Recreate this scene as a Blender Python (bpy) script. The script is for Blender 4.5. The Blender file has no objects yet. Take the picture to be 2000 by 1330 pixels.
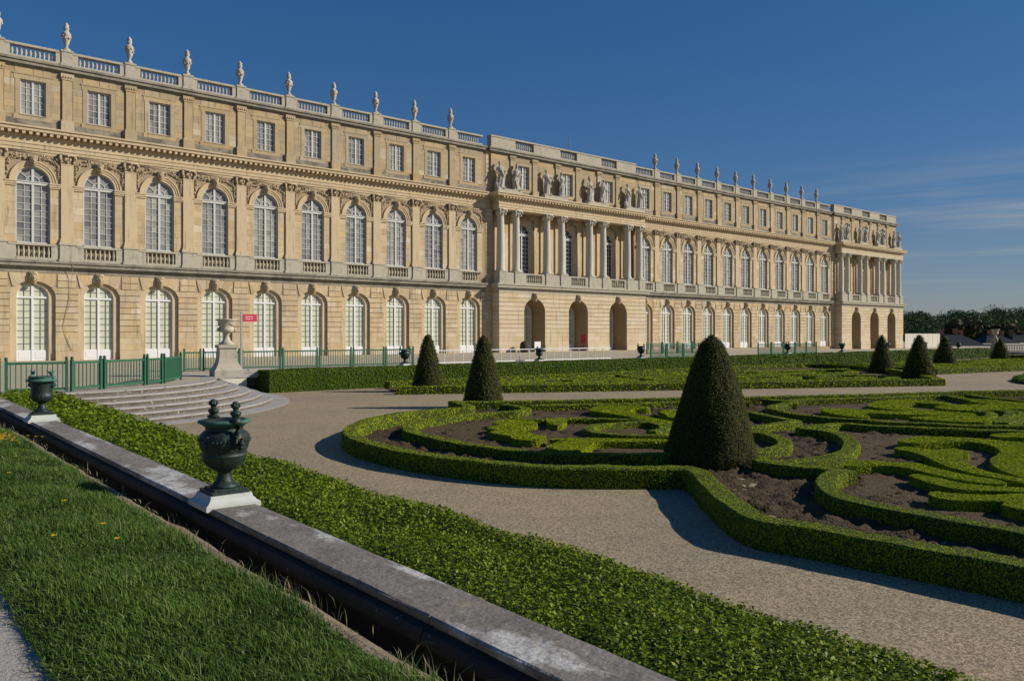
import bpy, math, random
import numpy as np
from mathutils import Vector, noise as mnoise
R = math.radians
rnd = random.Random(11)
NR = np.random.default_rng(11)
sc = bpy.context.scene
COL = sc.collection

# ------------------------------------------------------------------ camera, sky, sun, exposure
YAW = R(39.708)
CY, SY = math.cos(YAW), math.sin(YAW)
cd = bpy.data.cameras.new('camera'); cam = bpy.data.objects.new('camera', cd); COL.objects.link(cam)
cd.sensor_width = 36; cd.lens = 28.03; cd.shift_y = -0.0065
cd.clip_start = 0.1; cd.clip_end = 9000
cam.location = (0, 0, 2.0); cam.rotation_euler = (R(90), 0, -YAW)
sc.camera = cam
SUN_EL = R(28.0)
TO_SUN = Vector((CY * math.cos(SUN_EL), -SY * math.cos(SUN_EL), math.sin(SUN_EL)))
w = bpy.data.worlds.new('World'); sc.world = w; w.use_nodes = True
nt = w.node_tree; nt.nodes.clear()
def wn(t, **k):
    n = nt.nodes.new(t)
    for a, b in k.items(): setattr(n, a, b)
    return n
wo = wn('ShaderNodeOutputWorld'); bg = wn('ShaderNodeBackground'); sky = wn('ShaderNodeTexSky')
sky.sky_type = 'NISHITA'; sky.sun_disc = False; sky.sun_elevation = SUN_EL
sky.sun_rotation = math.atan2(TO_SUN.x, TO_SUN.y)
sky.air_density = 1.25; sky.dust_density = 0.15; sky.ozone_density = 4.0; sky.altitude = 120
bg.inputs[1].default_value = 0.055
# thin cirrus streaks on a flat cloud layer
tc = wn('ShaderNodeTexCoord'); sep = wn('ShaderNodeSeparateXYZ'); nt.links.new(tc.outputs['Generated'], sep.inputs[0])
def wm(op, a, b, clamp=False):
    n = wn('ShaderNodeMath', operation=op, use_clamp=clamp)
    for i, q in enumerate((a, b)):
        if q is None: continue
        if isinstance(q, (int, float)): n.inputs[i].default_value = q
        else: nt.links.new(q, n.inputs[i])
    return n.outputs[0]
zz = wm('MAXIMUM', wm('ADD', sep.outputs[2], 0.03), 0.02)
cx = wm('DIVIDE', sep.outputs[0], zz); cy = wm('DIVIDE', sep.outputs[1], zz)
comb = wn('ShaderNodeCombineXYZ'); nt.links.new(cx, comb.inputs[0]); nt.links.new(cy, comb.inputs[1])
mp0 = wn('ShaderNodeMapping'); nt.links.new(comb.outputs[0], mp0.inputs[0]); mp0.inputs['Rotation'].default_value = (0, 0, R(-20))
mp = wn('ShaderNodeMapping'); nt.links.new(mp0.outputs[0], mp.inputs[0])
mp.inputs['Scale'].default_value = (0.75, 0.22, 1); mp.inputs['Location'].default_value = (1.9, 0.9, 0)
n1 = wn('ShaderNodeTexNoise'); n1.inputs['Scale'].default_value = 1.0; n1.inputs['Detail'].default_value = 7; n1.inputs['Roughness'].default_value = 0.62
nt.links.new(mp.outputs[0], n1.inputs[0])
cr = wn('ShaderNodeMapRange'); cr.inputs[1].default_value = 0.50; cr.inputs[2].default_value = 0.66
nt.links.new(n1.outputs[0], cr.inputs[0])
fade = wn('ShaderNodeMapRange'); fade.inputs[1].default_value = 0.03; fade.inputs[2].default_value = 0.10; nt.links.new(sep.outputs[2], fade.inputs[0])
fad2 = wn('ShaderNodeMapRange'); fad2.inputs[1].default_value = 0.20; fad2.inputs[2].default_value = 0.14; nt.links.new(sep.outputs[2], fad2.inputs[0])
cf = wm('MULTIPLY', wm('MULTIPLY', wm('MULTIPLY', cr.outputs[0], fade.outputs[0]), fad2.outputs[0]), 0.7)
mixc = wn('ShaderNodeMix', data_type='RGBA'); nt.links.new(cf, mixc.inputs[0])
hsv = wn('ShaderNodeHueSaturation'); hsv.inputs[1].default_value = 1.38; hsv.inputs[2].default_value = 1.82
gm = wn('ShaderNodeGamma'); gm.inputs[1].default_value = 0.62; nt.links.new(sky.outputs[0], gm.inputs[0])
tint = wn('ShaderNodeMix', data_type='RGBA', blend_type='MULTIPLY'); tint.inputs[0].default_value = 1; tint.inputs[7].default_value = (.84, .93, 1.19, 1)
nt.links.new(gm.outputs[0], tint.inputs[6]); nt.links.new(tint.outputs[2], hsv.inputs['Color'])
nt.links.new(hsv.outputs[0], mixc.inputs[6]); mixc.inputs[7].default_value = (6.2, 6.6, 7.2, 1)
nt.links.new(mixc.outputs[2], bg.inputs[0]); nt.links.new(bg.outputs[0], wo.inputs[0])
sl = bpy.data.lights.new('sun', 'SUN'); sl.energy = 5.0; sl.angle = R(0.53); sl.color = (1.0, 0.92, 0.79)
so = bpy.data.objects.new('sun', sl); COL.objects.link(so)
so.rotation_euler = TO_SUN.to_track_quat('Z', 'Y').to_euler(); so.location = (60, -40, 60)
vs = sc.view_settings; vs.view_transform = 'Standard'; vs.look = 'None'; vs.exposure = 0.0; vs.gamma = 1.0; vs.use_curve_mapping = False

# ------------------------------------------------------------------ materials
MATS = {}
def mat(name, base=(.5, .5, .5), rough=.9, pal=None, layers=(), bump=None, metal=0.0, spec=0.3, trans=None, coord='pos', cells=None):
    """procedural principled material: palette per piece, noise layers (scale, colour, lo, hi, amount[, stretch]), bump (scale, strength, dist)"""
    if name in MATS: return MATS[name]
    m = bpy.data.materials.new(name); m.use_nodes = True; MATS[name] = m
    t = m.node_tree; N = t.nodes; L = t.links; N.clear()
    out = N.new('ShaderNodeOutputMaterial'); p = N.new('ShaderNodeBsdfPrincipled')
    p.inputs['Roughness'].default_value = rough; p.inputs['Metallic'].default_value = metal
    p.inputs['Specular IOR Level'].default_value = spec
    geo = N.new('ShaderNodeNewGeometry')
    if coord == 'pos': P = geo.outputs['Position']
    else: P = N.new('ShaderNodeTexCoord').outputs['Object']
    c = None
    if pal:
        oi = N.new('ShaderNodeObjectInfo'); a = N.new('ShaderNodeMath'); a.operation = 'ADD'
        L.new(geo.outputs['Random Per Island'], a.inputs[0]); L.new(oi.outputs['Random'], a.inputs[1])
        fr = N.new('ShaderNodeMath'); fr.operation = 'FRACT'; L.new(a.outputs[0], fr.inputs[0])
        r = N.new('ShaderNodeValToRGB'); r.color_ramp.interpolation = 'LINEAR'
        e = r.color_ramp.elements
        while len(e) < len(pal): e.new(0.5)
        for i, k in enumerate(pal): e[i].position = i / max(1, len(pal) - 1); e[i].color = (*k, 1)
        L.new(fr.outputs[0], r.inputs[0]); c = r.outputs[0]
    for ly in layers:
        s, colb, lo, hi, amt = ly[:5]; st = ly[5] if len(ly) > 5 else None
        n = N.new('ShaderNodeTexNoise'); n.inputs['Scale'].default_value = s; n.inputs['Detail'].default_value = 6; n.inputs['Roughness'].default_value = .6
        if st:
            q = N.new('ShaderNodeMapping'); q.inputs['Scale'].default_value = st; L.new(P, q.inputs[0]); L.new(q.outputs[0], n.inputs[0])
        else: L.new(P, n.inputs[0])
        mr = N.new('ShaderNodeMapRange'); mr.inputs[1].default_value = lo; mr.inputs[2].default_value = hi; mr.inputs[4].default_value = amt
        L.new(n.outputs[0], mr.inputs[0])
        x = N.new('ShaderNodeMix'); x.data_type = 'RGBA'; L.new(mr.outputs[0], x.inputs[0])
        if c is None: x.inputs[6].default_value = (*base, 1)
        else: L.new(c, x.inputs[6])
        x.inputs[7].default_value = (*colb, 1); c = x.outputs[2]
    if cells:
        vo = N.new('ShaderNodeTexVoronoi'); vo.inputs['Scale'].default_value = cells[0]; L.new(P, vo.inputs['Vector'])
        sx = N.new('ShaderNodeSeparateColor'); L.new(vo.outputs['Color'], sx.inputs[0])
        mr = N.new('ShaderNodeMapRange'); mr.inputs[3].default_value = cells[1]; mr.inputs[4].default_value = cells[2]; L.new(sx.outputs[0], mr.inputs[0])
        x = N.new('ShaderNodeMix'); x.data_type = 'RGBA'; x.blend_type = 'MULTIPLY'; x.inputs[0].default_value = 1; L.new(c, x.inputs[6]); L.new(mr.outputs[0], x.inputs[7]); c = x.outputs[2]
    if c is None: p.inputs['Base Color'].default_value = (*base, 1)
    else: L.new(c, p.inputs['Base Color'])
    if bump:
        n = N.new('ShaderNodeTexNoise'); n.inputs['Scale'].default_value = bump[0]; n.inputs['Detail'].default_value = 5
        L.new(P, n.inputs[0]); b = N.new('ShaderNodeBump'); b.inputs['Strength'].default_value = bump[1]; b.inputs['Distance'].default_value = bump[2]
        L.new(n.outputs[0], b.inputs['Height']); L.new(b.outputs[0], p.inputs['Normal'])
    if trans:
        tr = N.new('ShaderNodeBsdfTranslucent'); mx = N.new('ShaderNodeMixShader'); mx.inputs[0].default_value = trans
        if c is not None: L.new(c, tr.inputs[0])
        else: tr.inputs[0].default_value = (*base, 1)
        L.new(p.outputs[0], mx.inputs[1]); L.new(tr.outputs[0], mx.inputs[2]); L.new(mx.outputs[0], out.inputs[0])
    else: L.new(p.outputs[0], out.inputs[0])
    return m
SOOT = (.13, .125, .11)
mat('ashlar', pal=[(0.5341, 0.4116, 0.2418), (0.5684, 0.4508, 0.279), (0.4998, 0.3626, 0.1906), (0.5439, 0.4312, 0.2697), (0.5978, 0.49, 0.3255), (0.5145, 0.392, 0.2325), (0.5488, 0.4263, 0.2511), (.44, .32, .18), (.65, .555, .41), (.49, .40, .28), (.59, .43, .23)],
    layers=[(1.1, (0.392, 0.2842, 0.1581), .50, .75, .5), (7, (0.6272, 0.49, 0.3069), .5, .75, .3), (.35, (0.4116, 0.343, 0.2418), .48, .64, .65), (.55, (0.5586, 0.3822, 0.186), .56, .68, .5), (2.2, (0.2646, 0.2156, 0.1442), .56, .72, .65, (1, 1, .18)), (16, (0.3332, 0.2646, 0.1674), .60, .72, .45), (5.0, (.17, .15, .12), .57, .70, .55, (1, 1, .07))], bump=(30, .25, .02))
mat('atticashlar', pal=[(0.4452, 0.3384, 0.1848), (0.4096, 0.3205, 0.1974), (0.4897, 0.3651, 0.1932), (0.374, 0.3072, 0.2016), (0.4719, 0.374, 0.2268), (0.4274, 0.3116, 0.1596), (.35, .29, .20), (.56, .47, .33)],
    layers=[(1.1, (0.2938, 0.2493, 0.168), .48, .72, .6), (2.4, (0.1959, 0.1736, 0.126), .57, .72, .6, (1, 1, .45)), (7, (0.5164, 0.4185, 0.2688), .55, .75, .3), (5.0, (.17, .15, .12), .57, .70, .55, (1, 1, .07))], bump=(30, .25, .02))
mat('paleashlar', pal=[(0.5766, 0.4557, 0.286), (0.6138, 0.5115, 0.3432), (0.5301, 0.4092, 0.2464), (0.6231, 0.5301, 0.3784), (0.558, 0.4557, 0.2948)],
    layers=[(1.1, (0.4278, 0.3534, 0.2464), .50, .75, .5), (.5, (0.6138, 0.558, 0.44), .5, .7, .45), (4.0, (0.3348, 0.2883, 0.2112), .62, .74, .5, (1, 1, .4)), (5.0, (.17, .15, .12), .57, .70, .55, (1, 1, .07))], bump=(30, .25, .02))
mat('groove', (.36, .275, .175), layers=[(2, (.3, .22, .14), .4, .7, .6)])
mat('cutstone', (0.5439, 0.4312, 0.2743), layers=[(1.2, (0.4312, 0.3381, 0.2139), .5, .72, .5), (.5, (0.588, 0.4802, 0.3162), .5, .7, .5), (2.2, (0.2744, 0.2254, 0.1581), .56, .72, .6, (1, 1, .2)), (14, (0.3528, 0.2842, 0.186), .58, .72, .45), (5.0, (.17, .15, .12), .57, .70, .55, (1, 1, .07))], bump=(24, .3, .02))
mat('palestone', (0.44, 0.4004, 0.315), layers=[(.8, (0.352, 0.3256, 0.2604), .48, .7, .6), (2.6, (0.22, 0.2112, 0.1722), .54, .72, .65), (11, (0.2376, 0.2376, 0.2016), .60, .76, .5), (5.0, (.17, .15, .12), .57, .70, .55, (1, 1, .07))], bump=(26, .35, .02))
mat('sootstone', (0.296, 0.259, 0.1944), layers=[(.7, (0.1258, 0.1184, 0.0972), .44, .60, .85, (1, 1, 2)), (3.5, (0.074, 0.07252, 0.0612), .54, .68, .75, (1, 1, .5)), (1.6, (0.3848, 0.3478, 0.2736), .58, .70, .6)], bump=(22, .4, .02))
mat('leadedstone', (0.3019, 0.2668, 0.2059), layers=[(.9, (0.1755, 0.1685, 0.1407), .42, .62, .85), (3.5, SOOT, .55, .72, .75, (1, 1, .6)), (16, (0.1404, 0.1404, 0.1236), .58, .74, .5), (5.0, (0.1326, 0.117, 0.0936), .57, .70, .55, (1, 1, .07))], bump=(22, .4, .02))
mat('column', (0.528, 0.4928, 0.4074), layers=[(1.5, (0.44, 0.4048, 0.336), .45, .7, .6, (1, 1, .2)), (9, (0.3872, 0.3608, 0.3108), .55, .75, .35)], bump=(30, .2, .015))
mat('carved', (0.456, 0.3657, 0.234), layers=[(5, (0.3135, 0.247, 0.1575), .45, .66, .7), (18, (0.247, 0.1995, 0.135), .56, .72, .6)], bump=(30, .5, .02))
mat('statuary', (0.4592, 0.4264, 0.36), layers=[(2.5, (0.328, 0.3034, 0.256), .45, .65, .7), (9, (0.1394, 0.1312, 0.112), .56, .70, .75, (1, 1, .45))], bump=(26, .4, .02))
mat('roofurn', (.52, .46, .38), layers=[(4, (.30, .27, .22), .45, .65, .7), (14, (.18, .17, .15), .55, .7, .6)], bump=(22, .5, .02))
mat('whitepaint', (0.736, 0.736, 0.736), rough=.5, layers=[(3, (0.6072, 0.6072, 0.598), .55, .75, .5)])
mat('greypaint', (.55, .555, .53), rough=.5, layers=[(4, (.45, .47, .47), .5, .75, .5)])
mat('bar', (.20, .195, .16), rough=.6)
mat('glass', pal=[(.15, .155, .16), (.27, .265, .25), (.19, .195, .19), (.34, .33, .305), (.12, .125, .135)], rough=.22, spec=.4)
mat('curtainglass', pal=[(.33, .32, .29), (.22, .22, .21), (.40, .385, .345), (.28, .275, .255)], rough=.25, spec=.4)
mat('darkglass', pal=[(.02, .025, .035), (.04, .045, .06)], rough=.1, spec=.5)
mat('blind', pal=[(.54, .565, .43), (.59, .61, .48), (.50, .53, .41), (.57, .585, .47)], rough=.35, spec=.5)
mat('interior', (.10, .08, .055))
mat('gravel', (0.3612, 0.2814, 0.1739), cells=(48, .45, 1.5), layers=[(.22, (0.294, 0.2394, 0.1628), .45, .62, .8), (22, (0.21, 0.1722, 0.1184), .48, .60, .6), (1.4, (0.252, 0.2016, 0.1332), .50, .70, .7), (5, (0.2184, 0.1722, 0.1147), .56, .68, .5), (.6, (0.252, 0.2016, 0.1369), .58, .72, .5)], bump=(75, .55, .015))
mat('terracegravel', (0.4368, 0.378, 0.266), layers=[(.3, (0.3612, 0.3276, 0.2508), .45, .65, .6), (22, (0.2856, 0.252, 0.19), .5, .65, .5), (40, (0.5208, 0.4788, 0.3724), .6, .7, .6)], bump=(40, .5, .02))
mat('asphalt', (0.396, 0.369, 0.3256), layers=[(60, (0.198, 0.189, 0.176), .5, .62, .7), (2, (0.297, 0.279, 0.2552), .5, .7, .6), (110, (0.495, 0.477, 0.44), .6, .7, .7)], bump=(80, .6, .015))
mat('soil', (0.07084, 0.04427, 0.01959), layers=[(1.2, (0.09442, 0.06198, 0.0281), .45, .65, .8), (9, (0.05018, 0.0366, 0.01917), .48, .62, .85), (40, (0.1771, 0.1417, 0.07882), .6, .72, .7)], bump=(22, 1.0, .06))
mat('mulch', (0.1048, 0.06854, 0.03029), layers=[(2, (0.1206, 0.08568, 0.04165), .45, .65, .7), (26, (0.05395, 0.03808, 0.01988), .46, .62, .85), (50, (0.2094, 0.1587, 0.08517), .6, .72, .7)], bump=(32, 1.0, .05))
mat('dirt', (.23, .18, .12), layers=[(3, (.15, .12, .08), .42, .62, .8), (9, (.08, .10, .03), .56, .66, .7), (30, (.36, .30, .22), .58, .7, .6)], bump=(30, .8, .03))
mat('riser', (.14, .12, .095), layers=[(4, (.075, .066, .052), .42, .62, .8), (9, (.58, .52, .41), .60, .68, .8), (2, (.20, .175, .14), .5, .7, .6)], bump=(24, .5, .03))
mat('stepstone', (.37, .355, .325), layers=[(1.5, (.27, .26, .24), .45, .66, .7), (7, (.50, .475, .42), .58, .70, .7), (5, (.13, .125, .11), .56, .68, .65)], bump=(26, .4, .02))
mat('coping', (.20, .18, .155), layers=[(1.0, (.27, .25, .22), .45, .62, .7, (1, .5, 1)), (.9, (.52, .51, .48), .50, .56, .9, (1.6, .6, 1)), (5, (.11, .10, .085), .48, .64, .6), (24, (.10, .09, .075), .52, .64, .5), (2.2, (.34, .25, .12), .66, .75, .5), (34, (.55, .54, .51), .63, .70, .5)], bump=(18, .5, .03))
mat('wallstone', (.050, .046, .038), layers=[(2, (.028, .027, .023), .4, .65, .8), (8, (.45, .44, .41), .66, .72, .7)], bump=(14, .6, .04))  # near-black joins black moss and algae with shade painted into the colour
mat('leadwhite', (0.51, 0.527, 0.4845), layers=[(2.5, (0.3995, 0.442, 0.3995), .45, .65, .6), (10, (0.306, 0.34, 0.3145), .58, .72, .5)], rough=.7, bump=(20, .25, .01))
mat('bronze', (0.0187, 0.02975, 0.0248), rough=.52, metal=.35, spec=.5, layers=[(6, (0.03825, 0.07225, 0.056), .46, .66, .8), (22, (0.085, 0.1445, 0.112), .58, .72, .55), (3, (0.0102, 0.0119, 0.0104), .5, .7, .7)], bump=(34, .5, .015))
mat('verdigris', (0.068, 0.1598, 0.1221), rough=.65, metal=.15, layers=[(9, (0.0306, 0.068, 0.0561), .45, .65, .8), (26, (0.1156, 0.2244, 0.1782), .58, .72, .6)], bump=(34, .5, .015))
mat('marble', (0.528, 0.4752, 0.3654), layers=[(2, (0.44, 0.3872, 0.294), .45, .65, .6), (9, (0.2904, 0.264, 0.21), .55, .70, .6)], bump=(20, .3, .01))
mat('greenpaint', (.022, .105, .055), rough=.5, layers=[(5, (.034, .13, .072), .4, .7, .7)])
mat('signred', (.56, .035, .085), rough=.5)
mat('ink', (.75, .70, .70), rough=.6)
mat('steel', (.36, .35, .34), rough=.5, metal=.4)
mat('cream', (0.595, 0.5653, 0.476), layers=[(3, (0.527, 0.493, 0.408), .45, .65, .6)])
mat('slate', (.035, .038, .046), rough=.85, spec=.05, layers=[(2, (.03, .035, .045), .4, .7, .8)])
mat('housewall', (.42, .36, .28), layers=[(1, (.34, .29, .23), .4, .7, .7)])
mat('chimneybrick', (.30, .15, .10), layers=[(3, (.22, .12, .08), .4, .7, .7)])
mat('boxleaf', pal=[(0.2023, 0.2697, 0.0084), (0.2793, 0.3468, 0.0126), (0.3371, 0.4045, 0.0175), (0.2408, 0.3034, 0.0098), (0.3853, 0.4431, 0.0245), (0.1637, 0.2167, 0.007)], rough=.75, spec=.04, trans=.16,
    layers=[(.9, (0.3468, 0.3564, 0.028), .60, .75, .35), (2.3, (0.09632, 0.1541, 0.0084), .56, .70, .5), (4.0, (0.2504, 0.183, 0.042), .68, .76, .5)])
mat('stripleaf', pal=[(0.0765, 0.126, 0.0045), (0.1305, 0.189, 0.00675), (0.18, 0.252, 0.00975), (0.099, 0.153, 0.00525), (0.252, 0.315, 0.0165), (0.054, 0.0945, 0.0045)], rough=.5, spec=.16, trans=.18,
    layers=[(1.1, (0.27, 0.27, 0.0225), .60, .72, .5), (.5, (0.063, 0.1215, 0.012), .52, .7, .4)])
mat('hedgeleaf', pal=[(0.0578, 0.1069, 0.00544), (0.08381, 0.1416, 0.007616), (0.06936, 0.1243, 0.006528), (0.104, 0.1647, 0.009792), (0.04913, 0.09248, 0.004896)], rough=.7, spec=.1, trans=.15,
    layers=[(.35, (0.1156, 0.1445, 0.01632), .5, .7, .5), (.6, (0.03468, 0.0578, 0.00816), .55, .7, .5, (1, 1, .3))])
mat('yewleaf', pal=[(0.045, 0.063, 0.0112), (0.0765, 0.09, 0.016), (0.1035, 0.108, 0.0216), (0.0585, 0.072, 0.0128), (0.135, 0.1125, 0.0256)], rough=.7, spec=.12, trans=.15,
    layers=[(1.3, (0.108, 0.0675, 0.016), .56, .75, .6)])
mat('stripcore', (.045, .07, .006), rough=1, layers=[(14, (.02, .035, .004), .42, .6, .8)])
mat('core', (.03, .045, .007), rough=1, layers=[(6, (.022, .035, .008), .4, .7, .8)])  # dark green so gaps between leaves look dark, shade put into colour
mat('yewcore', (.010, .012, .006), rough=1)  # near black, gap shade of the yews put into the colour
mat('grass', pal=[(0.04392, 0.1054, 0.0108), (0.07027, 0.1537, 0.01584), (0.1054, 0.1976, 0.02304), (0.0527, 0.123, 0.01224), (0.1318, 0.2064, 0.0324), (0.1669, 0.2064, 0.054)], rough=.5, spec=.3, trans=.3,
    layers=[(1.1, (0.0246, 0.06588, 0.0072), .46, .66, .75), (2.6, (0.1493, 0.1581, 0.0432), .60, .76, .6), (.5, (0.07906, 0.1493, 0.0144), .5, .7, .4)])
mat('strawgrass', pal=[(.34, .31, .17), (.26, .26, .12), (.42, .37, .22)], rough=.6, trans=.3)
mat('turf', (0.028, 0.048, 0.0112), layers=[(4, (0.04, 0.06, 0.016), .4, .7, .8), (30, (0.016, 0.024, 0.0064), .5, .65, .7)], bump=(30, 1, .05))
mat('buttercup', (.80, .50, .015), rough=.4, trans=.2)
mat('woodleaf', pal=[(.035, .066, .030), (.062, .10, .036), (.045, .08, .036), (.07, .105, .04)], rough=.9, spec=.05, trans=.05)
mat('olivewood', pal=[(.055, .058, .024), (.075, .072, .03), (.045, .05, .02)], rough=.8, trans=.15)
mat('bark', (.06, .045, .03))
mat('farland', (.03, .05, .02), layers=[(.01, (.05, .06, .025), .4, .7, .8)])

# ------------------------------------------------------------------ mesh helpers
class MB:
    def __init__(s): s.v = []; s.f = []
    def add(s, vs, fs):
        o = len(s.v); s.v += [tuple(p) for p in vs]; s.f += [tuple(i + o for i in q) for q in fs]; return s
    def box(s, x0, x1, y0, y1, z0, z1):
        return s.add([(x0, y0, z0), (x1, y0, z0), (x1, y1, z0), (x0, y1, z0), (x0, y0, z1), (x1, y0, z1), (x1, y1, z1), (x0, y1, z1)],
                     [(0, 3, 2, 1), (4, 5, 6, 7), (0, 1, 5, 4), (1, 2, 6, 5), (2, 3, 7, 6), (3, 0, 4, 7)])
    def cham(s, x0, x1, y0, y1, z0, z1, c):
        """box with a chamfered front face (towards -y)"""
        return s.add([(x0, y1, z0), (x1, y1, z0), (x1, y1, z1), (x0, y1, z1), (x0, y0 + c, z0), (x1, y0 + c, z0), (x1, y0 + c, z1), (x0, y0 + c, z1),
                      (x0 + c, y0, z0 + c), (x1 - c, y0, z0 + c), (x1 - c, y0, z1 - c), (x0 + c, y0, z1 - c)],
                     [(8, 9, 10, 11), (4, 5, 9, 8), (5, 6, 10, 9), (6, 7, 11, 10), (7, 4, 8, 11), (0, 1, 5, 4), (1, 2, 6, 5), (2, 3, 7, 6), (3, 0, 4, 7)])
    def prism(s, poly, y0, y1):
        """polygon in x,z (counter-clockwise seen from -y), front at y0, back at y1"""
        n = len(poly)
        vs = [(x, y0, z) for x, z in poly] + [(x, y1, z) for x, z in poly]
        return s.add(vs, [tuple(range(n))] + [(i, i + n, (i + 1) % n + n, (i + 1) % n) for i in range(n)])
    def lathe(s, prof, n=16, c=(0, 0, 0), mod=None, cap=True):
        vs = []; fs = []
        for j, (r, z) in enumerate(prof):
            for i in range(n):
                a = 2 * math.pi * i / n; q = r * (mod(a, z, j) if mod else 1)
                vs.append((c[0] + q * math.cos(a), c[1] + q * math.sin(a), c[2] + z))
        for j in range(len(prof) - 1):
            for i in range(n):
                k = (i + 1) % n; fs.append((j * n + i, j * n + k, (j + 1) * n + k, (j + 1) * n + i))
        if cap: fs.append(tuple(range(n))[::-1]); fs.append(tuple((len(prof) - 1) * n + i for i in range(n)))
        return s.add(vs, fs)
    def tube(s, pts, rad, n=8):
        P = [Vector(p) for p in pts]; vs = []; fs = []
        if isinstance(rad, (int, float)): rad = [rad] * len(P)
        up = Vector((0, 0, 1))
        for i, p in enumerate(P):
            d = (P[min(i + 1, len(P) - 1)] - P[max(i - 1, 0)]).normalized()
            a = d.cross(up)
            if a.length < .05: a = d.cross(Vector((1, 0, 0)))
            a.normalize(); b = a.cross(d)
            for k in range(n):
                t = 2 * math.pi * k / n; vs.append(p + (a * math.cos(t) + b * math.sin(t)) * rad[i])
        for i in range(len(P) - 1):
            for k in range(n):
                q = (k + 1) % n; fs.append((i * n + k, (i + 1) * n + k, (i + 1) * n + q, i * n + q))
        fs.append(tuple(range(n))); fs.append(tuple((len(P) - 1) * n + k for k in range(n))[::-1])
        return s.add(vs, fs)
    def ell(s, c, r, nu=8, nv=5):
        prof = [(math.sin(math.pi * j / nv), -math.cos(math.pi * j / nv)) for j in range(nv + 1)]
        vs = []; fs = []
        for j, (q, z) in enumerate(prof):
            for i in range(nu):
                a = 2 * math.pi * i / nu; vs.append((c[0] + r[0] * max(q, .02) * math.cos(a), c[1] + r[1] * max(q, .02) * math.sin(a), c[2] + r[2] * z))
        for j in range(nv):
            for i in range(nu):
                k = (i + 1) % nu; fs.append((j * nu + i, j * nu + k, (j + 1) * nu + k, (j + 1) * nu + i))
        return s.add(vs, fs)
    def mesh(s, name, m, smooth=False):
        me = bpy.data.meshes.new(name); me.from_pydata(s.v, [], s.f)
        if m: me.materials.append(MATS[m] if isinstance(m, str) else m)
        if smooth: me.polygons.foreach_set('use_smooth', [True] * len(me.polygons))
        me.update(); return me
def put(name, me, parent=None, loc=(0, 0, 0), rz=0.0):
    o = bpy.data.objects.new(name, me); COL.objects.link(o)
    if parent is not None: o.parent = parent
    o.location = loc; o.rotation_euler = (0, 0, rz); return o
def tag(o, label=None, cat=None, group=None, kind=None):
    if label: o['label'] = label
    if cat: o['category'] = cat
    if group: o['group'] = group
    if kind: o['kind'] = kind
    return o
def thing(name, label, cat, loc, rz=0.0, group=None):
    o = bpy.data.objects.new(name, None); COL.objects.link(o); o.empty_display_size = .3
    o.location = loc; o.rotation_euler = (0, 0, rz); return tag(o, label, cat, group)
ORD = ['first', 'second', 'third', 'fourth', 'fifth', 'sixth', 'seventh', 'eighth', 'ninth', 'tenth', 'eleventh', 'twelfth', 'thirteenth', 'fourteenth']
def npmesh(name, V, F, m, smooth=False):
    """fast mesh from numpy arrays; F is (n,3) or (n,4)"""
    me = bpy.data.meshes.new(name); k = F.shape[1]
    me.vertices.add(len(V)); me.vertices.foreach_set('co', V.astype(np.float32).ravel())
    me.loops.add(F.size); me.loops.foreach_set('vertex_index', F.astype(np.int32).ravel())
    me.polygons.add(len(F)); me.polygons.foreach_set('loop_start', np.arange(0, F.size, k, dtype=np.int32))
    try: me.polygons.foreach_set('loop_total', np.full(len(F), k, dtype=np.int32))
    except Exception: pass
    if smooth: me.polygons.foreach_set('use_smooth', np.ones(len(F), dtype=bool))
    me.materials.append(MATS[m]); me.update(calc_edges=True); return me

# ------------------------------------------------------------------ ground, terrace, water of the setting: large structure
def zt(x):                                            # the terrace drops gently at its far end
    t = min(1, max(0, (x - 92) / 45)); return -.6 * t * t * (3 - 2 * t)
PZ = -1.0                                             # parterre level
def sheet(name, m, x0, x1, y0, y1, z):
    b = MB(); b.add([(x0, y0, z), (x1, y0, z), (x1, y1, z), (x0, y1, z)], [(0, 1, 2, 3)])
    return tag(put(name, b.mesh(name, m)), kind='structure')
sheet('ground', 'farland', -2500, 4000, -1500, 4500, -14)
sheet('parterre_path', 'gravel', 2.9, 128, -60, 42, PZ)
SC = (4.5, 38.7); SR = 8.6                            # curved stair: centre and radius of its top edge
MX = 64.2                                             # axis of the palace and of the garden
def ylo(x):
    if x > MX: x = 2 * MX - x
    if x <= 3.05: return 27.6
    if x < 12.7: return SC[1] - math.sqrt(max(0, (SR - .3) ** 2 - (x - SC[0]) ** 2))
    return 41.0
def terrace():
    b = MB(); xs = [-90, -40] + [-10 + i * 2 for i in range(6)] + [3.05, 3.06] + [3.2 + .2 * i for i in range(50)] + [12.99, 13.0, 13.01] + [16 + 4 * i for i in range(24)]
    xs = [x for x in xs if x < MX]; xs = xs + [2 * MX - x for x in reversed(xs)]; xs += [260]
    vs = []; fs = []
    for i, x in enumerate(xs):
        z = zt(x); y = ylo(x)
        vs += [(x, y, -1.6), (x, y, z), (x, 90, z), (x, 160, z)]
        if i:
            o = 4 * i
            for k in range(3): fs.append((o - 4 + k, o + k, o + k + 1, o - 3 + k))
    b.add(vs, fs); return tag(put('terrace', b.mesh('terrace', 'terracegravel')), kind='structure')
terrace()
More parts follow.
